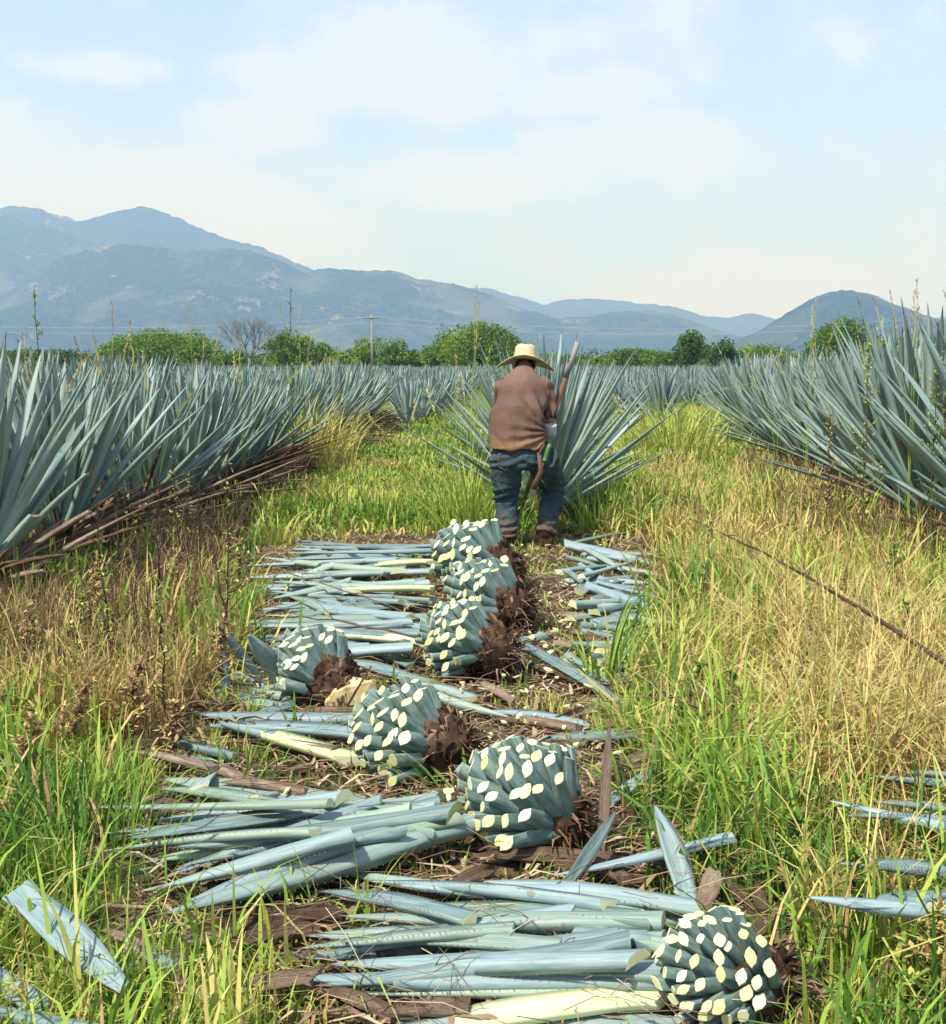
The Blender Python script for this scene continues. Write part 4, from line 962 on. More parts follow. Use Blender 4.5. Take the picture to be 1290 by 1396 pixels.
# weeds
def weed(px, py, depth, h, label, twigs=14, lean=0.0, leafy=0.0, tint=.25, rad=.005, group='weed stalks standing in the field', tw=.16, leaft=.5, name='weed_stalk'):
    p = at(px, py, depth); m_ = MB(); l_ = MB()
    pts = []; x = 0; y = 0
    for u in np.linspace(0, 1, 9): pts.append((lean*h*u+random.uniform(-.012, .012), random.uniform(-.01, .01), h*u))
    tube(m_, pts, np.linspace(rad, rad*.3, 9), 5, (tint, 0, 0, 1)); P = np.array(pts)
    for k in range(twigs):
        u = random.uniform(.22, .99); i = min(7, int(u*8)); b = P[i]+(P[i+1]-P[i])*(u*8-i); a = random.uniform(0, 6.28); l2 = h*tw*(1.15-u)*random.uniform(.6, 1.3)
        e = b+np.array([math.cos(a)*l2*.75, math.sin(a)*l2*.75, l2*random.uniform(.3, 1.0)]); mid = (b+e)/2+np.array([random.uniform(-.1, .1)*l2, 0, -.08*l2])
        tube(m_, [b, mid, e], [rad*.45, rad*.3, rad*.12], 4, (tint+random.uniform(-.1, .2), 0, 0, 1), cap=False)
        for q_ in range(int(leafy*12)):
            v = random.random(); c_ = b+(e-b)*v; d2 = np.array([random.gauss(0, 1), random.gauss(0, 1), random.gauss(.3, .6)]); d2 /= np.linalg.norm(d2); l3 = random.uniform(.012, .035); s3 = np.cross(d2, (0, 0, 1)); s3 = s3/(np.linalg.norm(s3)+1e-6)*l3*.22
            l_.add([c_, c_+d2*l3*.5+s3, c_+d2*l3, c_+d2*l3*.5-s3], np.array([[0, 1, 2, 3]]), (leaft+random.uniform(-.2, .25), 0, 0, 1))
    r = empty(name, (p.x, depth, float(gz(p.x, depth)))); tag(r, label, 'weed', group); m_.build('stem', M['weed'], r)
    if leafy: l_.build('leaves', M['grass'], r, smooth=False)
wl = [(57, 8.6, 2.05, 1.5, .1, 'tall leafy weed spire over the left row under the mountains'), (400, 12.5, 2.30, 1.5, .1, 'tall dark weed spire above the middle of the left row'), (2, 7.5, 1.85, 1.2, .1, 'weed spire cut by the left edge of the photo')]
for px, dep, h, lf, ti, lb in wl: weed(px, 600, dep, h, lb, 34, 0, lf, ti, .007, tw=.09, leaft=.42)
weed(1284, 600, 8.6, 2.35, 'airy feathery weed rising at the right edge against the sky', 70, .01, 1.3, .5, .006, tw=.14, leaft=.55)
weed(1180, 600, 8.3, 1.62, 'reddish-green bushy weed in front of the right row', 46, 0, 2.0, .4, .006, tw=.13, leaft=.62)
weed(1272, 600, 8.1, 1.5, 'greenish weed among the leaves of the agave at the right edge', 34, 0, 1.6, .4, .006, tw=.14, leaft=.35)
weed(1130, 640, 8.8, 1.05, 'dark brown leafless bush weed before the right row', 50, 0, .8, .25, .006, tw=.22, leaft=.85)
weed(1085, 700, 7.9, .55, 'small brown weed left of the dark leafless one', 26, 0, .6, .25, .004, tw=.25, leaft=.85)
weed(415, 640, 5.6, 0.72, 'forked twiggy weed in the lane near the far leaf heap', 12, .05, 0, .3, .004, tw=.4) if False else weed(427, 745, gp(427, 745).y, .30, 'small forked twig weed in the lane behind the far leaf heap', 9, 0, 0, .25, .005, tw=.8)
for i, (px, by, h, le) in enumerate([(140, 880, .95, 0), (305, 935, 1.05, .05), (165, 840, .9, .02), (250, 830, .95, -.03), (205, 975, .55, .02), (258, 830, .8, .03), (180, 900, .6, .1), (232, 1000, .62, -.05), (325, 905, .75, -.18), (100, 950, .45, .12), (275, 800, .7, 0), (60, 930, .4, -.1), (215, 870, .9, .04), (190, 820, .7, -.04), (290, 780, .8, .02), (150, 930, .7, -.03)]):
    weed(px, by, gp(px, by).y, h, 'thin dark weed stalk standing before the dry leaves of the left row', 22, le, .35 if i % 2 else 0, .12, .0062, 'thin dark weed stalks before the left row', .16, .55)
for i, (px, by, h) in enumerate([(960, 840, .34), (1040, 905, .38), (1150, 880, .42), (1235, 940, .40), (1110, 990, .32), (1180, 1090, .26), (1050, 1230, .24), (1150, 1290, .26), (1250, 1380, .24), (1000, 1010, .30), (930, 985, .26), (1270, 1200, .28), (1210, 820, .4), (960, 760, .35)]):
    weed(px, by, gp(px, by).y, h, 'small leafy weed in the grass right of the cut row', 22, random.uniform(-.3, .3), 1.3, .45, .003, 'small leafy weeds in the right-hand grass', .35, (.15, .3, .8)[i % 3])
for i, (px, by, h) in enumerate([(40, 960, .42), (110, 900, .5), (180, 1020, .36), (250, 880, .5), (90, 1040, .32), (300, 960, .35), (30, 1080, .3), (230, 1040, .25), (330, 830, .45)]):
    weed(px, by, gp(px, by).y, h, 'bushy brown weed in the withered patch on the left', 40, random.uniform(-.3, .3), .9, .2, .0045, 'bushy brown weeds in the withered patch', .35, .97)
def branch(p, q, rad, label, twigs=10, tint=.3):
    m_ = MB(); P = [p.lerp(q, u)+Vector((0, 0, .05*math.sin(u*3.1)+random.uniform(-.008, .008))) for u in np.linspace(0, 1, 12)]
    b0 = P[0].copy(); P = [v-b0 for v in P]
    tube(m_, P, np.linspace(rad, rad*.35, 12), 6, (tint, 0, 0, 1)); r = empty('dry_branch', b0); tag(r, label, 'branch', None)
    t_ = m_
    for k in range(twigs):
        i = random.randrange(2, 11); b = P[i]; d2 = (P[11]-P[0]).normalized()+Vector((random.uniform(-.6, .6), random.uniform(-.6, .6), random.uniform(-.1, .8))); l2 = random.uniform(.06, .28)
        tube(t_, [b, b+d2*l2*.5+Vector((0, 0, .01)), b+d2*l2], [rad*.4, rad*.3, rad*.12], 4, (tint+.1, 0, 0, 1), cap=False)
    m_.build('stem', M['weed'], r)
branch(gp(1330, 930, .42), gp(940, 708, .20), .010, 'long dark branch slanting across the grass on the right', 14, .2)
branch(gp(1085, 1040, .16), gp(870, 945, .10), .008, 'shorter grey-brown branch slanting through the grass below the long one', 34, .55)
branch(gp(1150, 925, .2), gp(1010, 740, .35), .004, 'thin twig crossing the long dark branch', 8, .3)
branch(gp(570, 872, .16), gp(330, 845, .14), .006, 'long thin dry stem lying across the far leaf heap', 6, .5)
branch(gp(600, 855, .12), gp(300, 762, .08), .004, 'thin brown vine lying across the far leaf heap', 26, .5)

# ================================================================== TREES
def tree(px, top, depth, wpx, label, tint=.5, dens=1.0, seed=0, base_y=None, flat=.8, feather=False, lobes=10, cat='tree', name='tree', size=1.0, skirt=.25):
    rnd = random.Random(seed+900); p = at(px, top, depth); h = p.z; wid = wpx/F*depth; r = empty(name, (p.x, depth, 0)); tag(r, label, cat, 'trees and bushes beyond the field')
    tr = MB(); crown = MB(); cb = h*skirt
    tube(tr, [(0, 0, -.2), (rnd.uniform(-.1, .1)*wid*.2, 0, cb*.7), (0, 0, h*.55)], [wid*.028+.05, wid*.022+.04, wid*.012], 8, (.4, 0, 0, 1))
    ls = []
    for i in range(lobes):
        a = 2.399*i+rnd.uniform(-.5, .5); rr = (i/lobes)**.5*.40*wid; z_ = cb+(h-cb)*(.58-.24*(rr/(.5*wid))**2+rnd.uniform(-.16, .20)); lr = wid*rnd.uniform(.14, .24)*1.05; lh = min(lr, (h-cb)*.42)*rnd.uniform(.8, 1.1)
        z_ = min(z_, h-lh*.9); ls.append((rr*math.cos(a), rr*math.sin(a)*.8, z_, lr, lh))
        tube(tr, [(0, 0, h*.3), (rr*.5*math.cos(a), rr*.4*math.sin(a), (z_+h*.3)/2), (rr*math.cos(a), rr*.8*math.sin(a), z_)], [wid*.012+.02, wid*.009+.01, .01], 5, (.4, 0, 0, 1))
    ls.append((0, 0, h-(h-cb)*.30, wid*.20, (h-cb)*.30))
    n = int(950*dens)
    fs = depth/F*1.45*size
    for (cx, cy, cz, lr, lh) in ls:
        u = RNG.normal(0, 1, (n, 3)); u /= np.linalg.norm(u, axis=1)[:, None]; rad = RNG.uniform(.55, 1.12, n)[:, None]*(1+.25*(RNG.random((n, 1))-.5))
        C_ = np.array([cx, cy, cz])+u*rad*np.array([lr, lr, lh]); nz = fbm(C_[:, 0]*2.2/wid*4+seed, C_[:, 2]*2.2/wid*4+C_[:, 1], 3)
        keep = nz > .33; C_ = C_[keep]; m = len(C_)
        d1 = RNG.normal(0, 1, (m, 3)); d1 /= np.linalg.norm(d1, axis=1)[:, None]; d2 = np.cross(d1, RNG.normal(0, 1, (m, 3))); d2 /= np.linalg.norm(d2, axis=1)[:, None]; s_ = fs*RNG.uniform(.5, 1.4, m)[:, None]
        V = np.stack([C_-d1*s_, C_+d2*s_*.6, C_+d1*s_, C_-d2*s_*.6], 1).reshape(-1, 3)
        tn = np.clip(tint+RNG.normal(0, .14, m)+(rnd.random()-.5)*.26, 0, 1); Cc = np.zeros((m, 4, 4)); Cc[:, :, 0] = tn[:, None]
        crown.add(V, np.arange(m*4).reshape(-1, 4), Cc.reshape(-1, 4))
    tr.build('trunk', M['bark'], r); crown.build('crown', M['foliage'], r, smooth=False)
TD = 130
TL = [(215, 450, 132, 150, .62, 'broad flat green tree left of the bare grey tree', 'tree'), (165, 462, 140, 70, .45, 'dark bushy tree at the left end of the tree line', 'tree'), (272, 462, 128, 90, .66, 'yellow-green tree touching the bare grey one on its left', 'tree'),
      (60, 478, 150, 150, .3, 'dark low tree behind the tips of the left row', 'tree'), (396, 447, 120, 74, .66, 'round bright green tree right of the bare grey one', 'tree'), (440, 468, 126, 70, .5, 'low green bush right of the round bright tree', 'bush'), (322, 478, 124, 70, .55, 'low green bush under the bare grey tree', 'bush'),
      (497, 459, 130, 66, .70, 'yellow-green tree behind the utility pole', 'tree'), (545, 463, 124, 60, .52, 'darker rounded tree just right of the utility pole', 'tree'), (468, 482, 120, 60, .8, 'brownish low bush left of the utility pole', 'bush'), (585, 478, 126, 60, .5, 'small bush left of the big round tree', 'bush'),
      (655, 438, 115, 128, .60, 'big round tree left of the straw hat', 'tree'), (605, 456, 120, 70, .52, 'shorter tree joined to the left of the big round one', 'tree'), (700, 462, 125, 60, .45, 'lower tree peeking out right of the big round one', 'tree'),
      (868, 477, 125, 100, .42, 'low spreading dark tree right of the worker', 'tree'), (815, 486, 118, 50, .68, 'small bright bush just right of the long handle', 'bush'), (905, 480, 120, 60, .55, 'green bush left of the feathery dark tree', 'bush'),
      (945, 450, 105, 66, .30, 'feathery dark green tree in the gap before the right row', 'tree'), (990, 462, 108, 56, .22, 'airy dark tree right of the feathery one', 'tree'), (1040, 470, 115, 90, .66, 'bright green tree behind the left tips of the right row', 'tree'),
      (1152, 431, 95, 108, .50, 'round tree showing above the right row under the hill', 'tree'), (1235, 462, 110, 120, .40, 'low tree behind the agaves at the right', 'tree'), (1300, 470, 120, 120, .4, 'low tree at the far right edge', 'tree')]
for i, (px, top, dep, wpx, ti, lb, cat) in enumerate(TL):
    tree(px, top, dep, wpx, lb, ti+.08, 1.25 if wpx > 90 else .62, i, cat=cat, name='tree' if cat == 'tree' else 'bush', lobes=12 if wpx > 90 else 8, skirt=.12 if cat == 'tree' else .02, size=1.15)
for i in range(34):
    px = -120+i*46+random.uniform(-12, 12); tree(px, random.uniform(477, 489), random.uniform(150, 210), random.uniform(80, 130), 'low dark bush in the hedge line behind the field', random.uniform(.35, .8), .6, 50+i, cat='bush', name='bush', lobes=6, skirt=.02)
# bare grey tree
def bare_tree(px, top, depth, wpx, label):
    p = at(px, top, depth); h = p.z; wid = wpx/F*depth; r = empty('bare_tree', (p.x, depth, 0)); tag(r, label, 'tree', None); tr = MB(); br = MB(); rnd = random.Random(4)
    tube(tr, [(0, 0, -.2), (.1, 0, h*.2), (0, 0, h*.36)], [.26, .2, .16], 8, (.5, 0, 0, 1))
    def grow(b, d, l, rad, lev):
        e = b+d*l; mid = b+d*l*.5+Vector((rnd.uniform(-.08, .08)*l, 0, rnd.uniform(0, .06)*l)); tube(br, [b, mid, e], [rad, rad*.85, rad*.62], 5 if lev < 3 else 3, (rnd.random(), 0, 0, 1), cap=False)
        if lev >= 6: return
        for k_ in range(3 if lev < 4 else 2):
            nd = (d+Vector((rnd.uniform(-.62, .62), rnd.uniform(-.5, .5), rnd.uniform(-.1, .38)))).normalized(); grow(e if k_ else mid.lerp(e, .8), nd, l*rnd.uniform(.66, .84), rad*.62, lev+1)
    for k_ in range(6):
        a = k_*1.047+.3; grow(Vector((0, 0, h*.3)), Vector((math.cos(a)*.75, math.sin(a)*.5, .8)).normalized(), h*.215, .10, 1)
    tr.build('trunk', M['greybark'], r); br.build('branches', M['greybark'], r)
bare_tree(338, 428, 118, 95, 'leafless grey tree standing among the green trees')
# utility pole and wires
pp = at(507, 429, 122); r = empty('utility_pole', (pp.x, 122, 0)); tag(r, 'slim wooden utility pole in the tree line with a short crossbar', 'utility pole')
woodm = mat_tinted('weathered_pole_wood', [(0, (.18, .14, .11)), (1, (.34, .28, .23))], .85)
mb = MB(); tube(mb, [(0, 0, -.2), (0, 0, pp.z)], [.19, .13], 10, (.5, 0, 0, 1)); mb.build('pole', woodm, r)
mb = MB(); tube(mb, [(-.85, -.15, pp.z-.35), (.85, -.15, pp.z-.35)], .07, 6, (.4, 0, 0, 1)); mb.build('crossbar', woodm, r)
wirem = mat_tinted('wire', [(0, (.35, .36, .37)), (1, (.45, .46, .47))], .5)
for k, (dx_, lb) in enumerate(((-.75, 'upper power wire strung across in front of the mountains'), (.75, 'lower power wire strung across in front of the mountains'))):
    mb = MB(); P = []
    for s_ in range(-1, 3):
        for u in np.linspace(0, 1, 14, endpoint=False): P.append((pp.x+(s_+u)*62, 122+dx_+(s_+u)*3, pp.z-.25-k*.55-u*(1-u)*5.0))
    tube(mb, P, .020, 4, (.5, 0, 0, 1)); o = mb.build('power_wire', wirem); tag(o, lb, 'power wire', 'power wires')

# ================================================================== THE WORKER
YM = 8.55
def ring_loft(mb, rings, n=20, col=(0.5, 0, 0, 1)):
    """rings: (centre, axis_x vector*halfwidth, axis_z vector*halfdepth)"""
    a = np.linspace(0, 2*np.pi, n, endpoint=False); V = []
    for c, ax_, az_ in rings: V.append(np.array(c)+np.outer(np.cos(a), ax_)+np.outer(np.sin(a), az_))
    k = len(rings); V = np.concatenate(V+[np.array([rings[0][0]]), np.array([rings[-1][0]])]); q = []
    for i in range(k-1):
        for j in range(n): q.append((i*n+j, i*n+(j+1) % n, (i+1)*n+(j+1) % n, (i+1)*n+j))
    t1 = [(k*n, (j+1) % n, j) for j in range(n)]; t2 = [(k*n+1, (k-1)*n+j, (k-1)*n+(j+1) % n) for j in range(n)]
    mb.add(V, [np.array(q), np.array(t1+t2)], col)
def remesh(mb, name, voxel, mat, smooth=6, disp=None, parent=None):
    me = mb.mesh(name+'_src', [mat]); o = bpy.data.objects.new(name+'_src', me); COL.objects.link(o)
    m1 = o.modifiers.new('r', 'REMESH'); m1.mode = 'VOXEL'; m1.voxel_size = voxel; m1.use_smooth_shade = True
    m2 = o.modifiers.new('s', 'SMOOTH'); m2.factor = .5; m2.iterations = smooth
    dg = bpy.context.evaluated_depsgraph_get(); dg.update(); me2 = bpy.data.meshes.new_from_object(o.evaluated_get(dg)); bpy.data.objects.remove(o)
    me2.name = name; me2.materials.clear(); me2.materials.append(mat)
    n = len(me2.vertices); co = np.zeros(n*3, np.float32); no = np.zeros(n*3, np.float32); me2.vertices.foreach_get('co', co); me2.vertices.foreach_get('normal', no); co = co.reshape(-1, 3).astype(float); no = no.reshape(-1, 3)
    if disp: me2.vertices.foreach_set('co', (co+no*disp(co)[:, None]).astype(np.float32).ravel())
    me2.polygons.foreach_set('use_smooth', np.ones(len(me2.polygons), bool)); me2.update()
    o = bpy.data.objects.new(name, me2); COL.objects.link(o); o.parent = parent
    return o
Vn = lambda v: np.array(list(v))
man = empty('person', (0, 0, 0)); mo = at(712, 748, YM); man.location = (mo.x, YM, 0); MO = np.array([mo.x, YM, 0.0])
P_ = lambda px, py, Y: Vn(at(px, py, Y))-MO
def limb(mb, pts, rad, n=16, squash=1.0):
    P = [np.array(p) for p in pts]
    Q = []; Rr = []
    for i in range(len(P)-1):
        for u in np.linspace(0, 1, 5, endpoint=False): Q.append(P[i]*(1-u)+P[i+1]*u); Rr.append(rad[i]*(1-u)+rad[i+1]*u)
    Q.append(P[-1]); Rr.append(rad[-1])
    Q = np.array(Q)
    for _ in range(2): Q[1:-1] = (Q[:-2]+Q[1:-1]*2+Q[2:])/4
    tube(mb, Q, Rr, n, (.5, 0, 0, 1), flat=squash)
def ball(mb, c, r, n=14):
    rings = []
    for i in range(1, 10):
        th = math.pi*i/10; rings.append((np.array(c)+np.array([0, 0, -math.cos(th)*r[2]]), np.array([r[0]*math.sin(th), 0, 0]), np.array([0, r[1]*math.sin(th), 0])))
    ring_loft(mb, rings, n)
# key joints
hipL, hipR = P_(690, 628, 8.62), P_(733, 630, 8.64)
kneeL, kneeR = P_(691, 684, 8.72), P_(756, 662, 8.95)
ankL, ankR = P_(692, 732, 8.62), P_(744, 728, 8.72)
pel = P_(709, 618, 8.60); chest = P_(712, 540, 8.86); shC = P_(713, 515, 8.95); neck = P_(715, 500, 9.06); head = P_(716, 497, 9.17)
shL, shR = P_(682, 524, 8.93), P_(743, 522, 8.92)
poleA, poleB = P_(788, 467, 9.02), P_(704, 712, 9.42)
handR = poleA*(1-.43)+poleB*.43; handL = poleA*(1-.68)+poleB*.68
elR, elL = P_(750, 584, 8.84), P_(688, 592, 9.12)
skin_m, t, o_ = new_mat('weathered_skin'); ob = t.new('ShaderNodeTexCoord').outputs['Object']; bsdf(t, o_, t.ramp(t.noise(ob, 25, 4), [(.3, (.20, .095, .055)), (.7, (.30, .155, .095))]), .55, .35)
body = MB()
ax_dir = shC-pel; ax_dir /= np.linalg.norm(ax_dir); X1 = np.array([1., 0, 0]); Zd = np.cross(X1, ax_dir)
ring_loft(body, [(pel-ax_dir*.08, X1*.13, Zd*.09), (pel, X1*.15, Zd*.11), (pel+ax_dir*.15, X1*.14, Zd*.10), (chest-ax_dir*.08, X1*.16, Zd*.11), (chest+ax_dir*.05, X1*.175, Zd*.11), (shC, X1*.15, Zd*.09), (shC+ax_dir*.05, X1*.08, Zd*.06)])
limb(body, [shC-ax_dir*.02, neck, head-np.array([0, .02, .03])], [.075, .058, .055])
limb(body, [hipL, kneeL, ankL, ankL+np.array([0, 0, -.05])], [.085, .055, .038, .035]); limb(body, [hipR, kneeR, ankR, ankR+np.array([0, 0, -.05])], [.085, .055, .038, .035])
limb(body, [ankL+np.array([0, -.03, -.05]), ankL+np.array([-.02, .16, -.07])], [.035, .03]); limb(body, [ankR+np.array([0, -.03, -.05]), ankR+np.array([.03, .16, -.07])], [.035, .03])
limb(body, [shL, elL, handL+np.array([-.05, -.03, .02])], [.05, .040, .028]); limb(body, [shR, elR, handR+np.array([.02, -.05, .01])], [.05, .040, .028])
# head bowed forward: skull, jaw, nose, ears
ball(body, head, (.076, .098, .105)); limb(body, [head+np.array([0, .05, -.05]), head+np.array([0, .085, -.085])], [.05, .035]); limb(body, [head+np.array([0, .095, .0]), head+np.array([0, .118, -.03])], [.010, .015], 8)
for s_ in (-1, 1): ball(body, head+np.array([s_*.078, .0, -.01]), (.012, .022, .032), 10); ball(body, head+np.array([s_*.032, .083, .012]), (.015, .012, .012), 10)
limb(body, [head+np.array([-.025, .098, -.055]), head+np.array([.025, .098, -.055])], [.008, .008], 8)
# hands: palm and five fingers round the handle
pd = poleB-poleA; pd /= np.linalg.norm(pd)
for hc, wr, sg in ((handR, elR, 1), (handL, elL, -1)):
    tow = hc-wr; tow -= pd*np.dot(tow, pd); tow /= np.linalg.norm(tow); sd2 = np.cross(pd, tow)
    palm = hc-tow*.035; ball(body, palm, (.036, .030, .045))
    for k_ in range(4):
        off = pd*(-.034+.0225*k_); ln_ = (.9, 1.0, .95, .8)[k_]; pts = [palm+off*.9+sd2*.022, hc+off+sd2*.030*ln_, hc+off+tow*.030*ln_+sd2*.012, hc+off+tow*.026-sd2*.014*ln_]
        limb(body, pts, [.0105, .0095, .009, .0075], 8)
    limb(body, [palm-pd*.035-sd2*.018, hc-pd*.045-sd2*.03, hc-pd*.040+tow*.022-sd2*.018], [.012, .0105, .0085], 8)
remesh(body, 'body', .0065, skin_m, 2, parent=man)
# shirt
shirt_m, t, o_ = new_mat('faded_brown_shirt'); ob = t.new('ShaderNodeTexCoord').outputs['Object']; sz = t.new('ShaderNodeSeparateXYZ', {0: ob})
nz = t.noise(ob, 5.0, 6, .65); nf = t.noise(ob, 240, 2)
c = t.ramp(nz, [(.25, (.098, .056, .039)), (.5, (.118, .068, .048)), (.75, (.142, .084, .060))])
hz = t.new('ShaderNodeMapRange', {0: t.math('ADD', sz.outputs[2], t.math('MULTIPLY', nz, .12)), 1: .98, 2: .88, 3: 0, 4: .75}).outputs[0]
c = t.mix(hz, c, (.30, .165, .080))         # dusty tan hem
tp = t.new('ShaderNodeMapRange', {0: t.math('ADD', sz.outputs[2], t.math('MULTIPLY', nz, .2)), 1: 1.32, 2: 1.50, 3: 0, 4: .5}).outputs[0]
c = t.mix(tp, c, (.24, .15, .10))          # paler brown towards the shoulders
bsdf(t, o_, c, .9, .15, bump(t, t.math('ADD', t.math('MULTIPLY', nf, .05), t.noise(t.new('ShaderNodeMapping', {'Vector': ob, 'Scale': (9, 9, 2.6), 'Rotation': (0, .45, 0)}).outputs[0], 1.6, 4, .6)), .7, .022))
sh = MB(); hem = P_(705, 608, 8.58); Yv = np.array([0, -1., 0])
ring_loft(sh, [(hem+np.array([0, 0, -.022]), X1*.216, Yv*.155), (hem+np.array([0, 0, .03]), X1*.222, Yv*.160), (hem+np.array([0, .03, .12]), X1*.220, Yv*.152+np.array([0, 0, .02])), (hem+np.array([0, .09, .24]), X1*.216, Zd*.148), (chest-ax_dir*.05, X1*.206, Zd*.146), (chest+ax_dir*.05, X1*.190, Zd*.140), (shC-ax_dir*.03, X1*.162, Zd*.122), (shC+ax_dir*.03, X1*.115, Zd*.095), (neck-ax_dir*.015, X1*.075, Zd*.065)], 28)
limb(sh, [shR+np.array([-.05, 0, .0]), shR*.9+elR*.1, shR*.5+elR*.5, shR*.22+elR*.78], [.070, .078, .073, .070], 16); limb(sh, [shL+np.array([.04, 0, 0]), shL*.4+elL*.6, shL*.2+elL*.8], [.082, .076, .072], 16)
def folds(co):
    x, y_, z = co[:, 0], co[:, 1], co[:, 2]
    # long pulls converging on the right waist, plus soft random wrinkles
    rx, rz_ = .23, .93; ang = np.arctan2(z-rz_, -(x-rx)+1e-6); dist = np.hypot(x-rx, z-rz_)
    f1 = np.sin(ang*17+fbm(x*5, z*5, 3)*5.0)*np.clip(1.15-dist*2.0, 0, 1)*np.clip(dist*6, 0, 1)
    f2 = (fbm((x+z*.35)*13, z*3.2+y_*2, 3)-.5); f3 = (fbm(x*7+4, z*7, 3)-.5)
    low = np.clip(1.35-z, 0, .5)*2
    hemw = np.sin(x*38+z*14)*np.clip(1.0-(z-.86)*8, 0, 1)
    sleeve = .006*np.sin(z*60+x*20)*(x > .2)
    return .013*f1+.024*f2*(.3+low)+.020*f3*(.4+low*.6)+.006*hemw+sleeve
remesh(sh, 'shirt', .0075, shirt_m, 6, folds, man)
# jeans
jean_m, t, o_ = new_mat('worn_blue_green_jeans'); ob = t.new('ShaderNodeTexCoord').outputs['Object']; sz = t.new('ShaderNodeSeparateXYZ', {0: ob})
nz = t.noise(ob, 6.0, 6, .65); n2_ = t.noise(ob, 13.0, 5, .7)
c = t.ramp(nz, [(.25, (.024, .040, .044)), (.5, (.044, .070, .076)), (.75, (.078, .112, .118))])
c = t.mix(t.math('MULTIPLY', t.ramp(n2_, [(.58, (0, 0, 0)), (.74, (1, 1, 1))]), .35), c, (.11, .085, .065))
mud = t.new('ShaderNodeMapRange', {0: t.math('ADD', sz.outputs[2], t.math('MULTIPLY', n2_, .25)), 1: .42, 2: .22, 3: 0, 4: .85}).outputs[0]
c = t.mix(mud, c, (.16, .095, .062))
bsdf(t, o_, c, .92, .12, bump(t, t.math('ADD', t.math('MULTIPLY', t.noise(ob, 300, 2), .05), n2_), .8, .03))
jn = MB()
ring_loft(jn, [(pel-np.array([0, -.01, .13]), X1*.13, np.array([0, -.12, 0])), (pel-np.array([0, 0, .09]), X1*.212, np.array([0, -.155, .0])), (pel-np.array([0, -.0, .03]), X1*.222, np.array([0, -.158, .02])), (pel+ax_dir*.05, X1*.212, Zd*.135), (pel+ax_dir*.14, X1*.195, Zd*.125)], 28)
limb(jn, [hipL+np.array([.0, 0, .03]), hipL*.5+kneeL*.5, kneeL, kneeL*.45+ankL*.55, ankL+np.array([0, 0, -.02])], [.130, .118, .096, .086, .080], 18)
limb(jn, [hipR+np.array([.03, .02, .03]), hipR*.5+kneeR*.5+np.array([.01, 0, .01]), kneeR, kneeR*.45+ankR*.55, ankR+np.array([0, 0, -.0])], [.132, .120, .100, .090, .084], 18)
def jfold(co):
    x, y_, z = co[:, 0], co[:, 1], co[:, 2]; s_ = np.where(x > .03, 1, -1)
    k_ = np.exp(-((z-.42)/.09)**2)+np.exp(-((z-.17)/.08)**2)*1.2+np.exp(-((z-.68)/.06)**2)*.8
    return .0085*k_*np.sin(z*95+x*22*s_+fbm(x*9, z*9, 3)*6)+.014*(fbm(x*9, z*9, 3)-.5)+.008*(fbm(x*22, z*30, 2)-.5)
remesh(jn, 'jeans', .0075, jean_m, 4, jfold, man)
mb = MB()  # belt and back pocket stitching lines
bc = pel+ax_dir*.085; a = np.linspace(0, 2*np.pi, 40)
tube(mb, [bc+X1*.206*math.cos(u)+Zd*.142*math.sin(u) for u in a], .014, 6, (.2, 0, 0, 1), flat=1.3); mb.build('belt', M['weed'], man)
for s_, hx in ((-1, hipL), (1, hipR)):
    mb = MB(); c0 = hx+np.array([-.012 if s_ < 0 else -.03, -.148, .015]); 
    for (u0, v0, u1, v1) in ((-.05, .05, .05, .05), (.05, .05, .045, -.05), (.045, -.05, 0, -.075), (0, -.075, -.045, -.05), (-.045, -.05, -.05, .05)):
        tube(mb, [c0+np.array([u0, abs(u0)*.25, v0]), c0+np.array([u1, abs(u1)*.25, v1])], .0022, 4, (.9, 0, 0, 1))
    if s_ < 0: mb.build('pocket_stitching', M['weed'], man)
# boots
boot_m = mat_tinted('muddy_boot_leather', [(0, (.05, .026, .016)), (.5, (.105, .056, .036)), (1, (.19, .115, .075))], .8, 0, 22, .2, .006)
for ak, sg in ((ankL, -.02), (ankR, .04)):
    bm_ = MB(); base = ak.copy(); base[2] = .0
    limb(bm_, [ak+np.array([0, 0, .05]), np.array([ak[0], ak[1], .09])], [.070, .060], 14)
    limb(bm_, [np.array([ak[0], ak[1]-.045, .065]), np.array([ak[0]+sg*.3, ak[1]+.07, .06]), np.array([ak[0]+sg, ak[1]+.20, .045])], [.056, .056, .045], 14)
    b_ = remesh(bm_, 'boot', .008, boot_m, 3, lambda co: .005*(fbm(co[:, 0]*30, co[:, 2]*30+co[:, 1]*20, 3)-.5), man)
    mb = MB(); n_ = 20; V = []
    for zz_ in (.0, .028):
        for q_ in range(n_):
            u = 2*math.pi*q_/n_; V.append((ak[0]+sg*.5+.054*math.cos(u)*(1.0+.1*math.sin(u)), ak[1]+.075+.165*math.sin(u), zz_))
    ii = np.arange(n_); jj = np.roll(ii, -1); mb.add(V, [ii[::-1][None], (ii+n_)[None], np.stack([ii, jj, jj+n_, ii+n_], -1)], (.0, 0, 0, 1)); so = mb.build('sole', boot_m, b_, smooth=False)
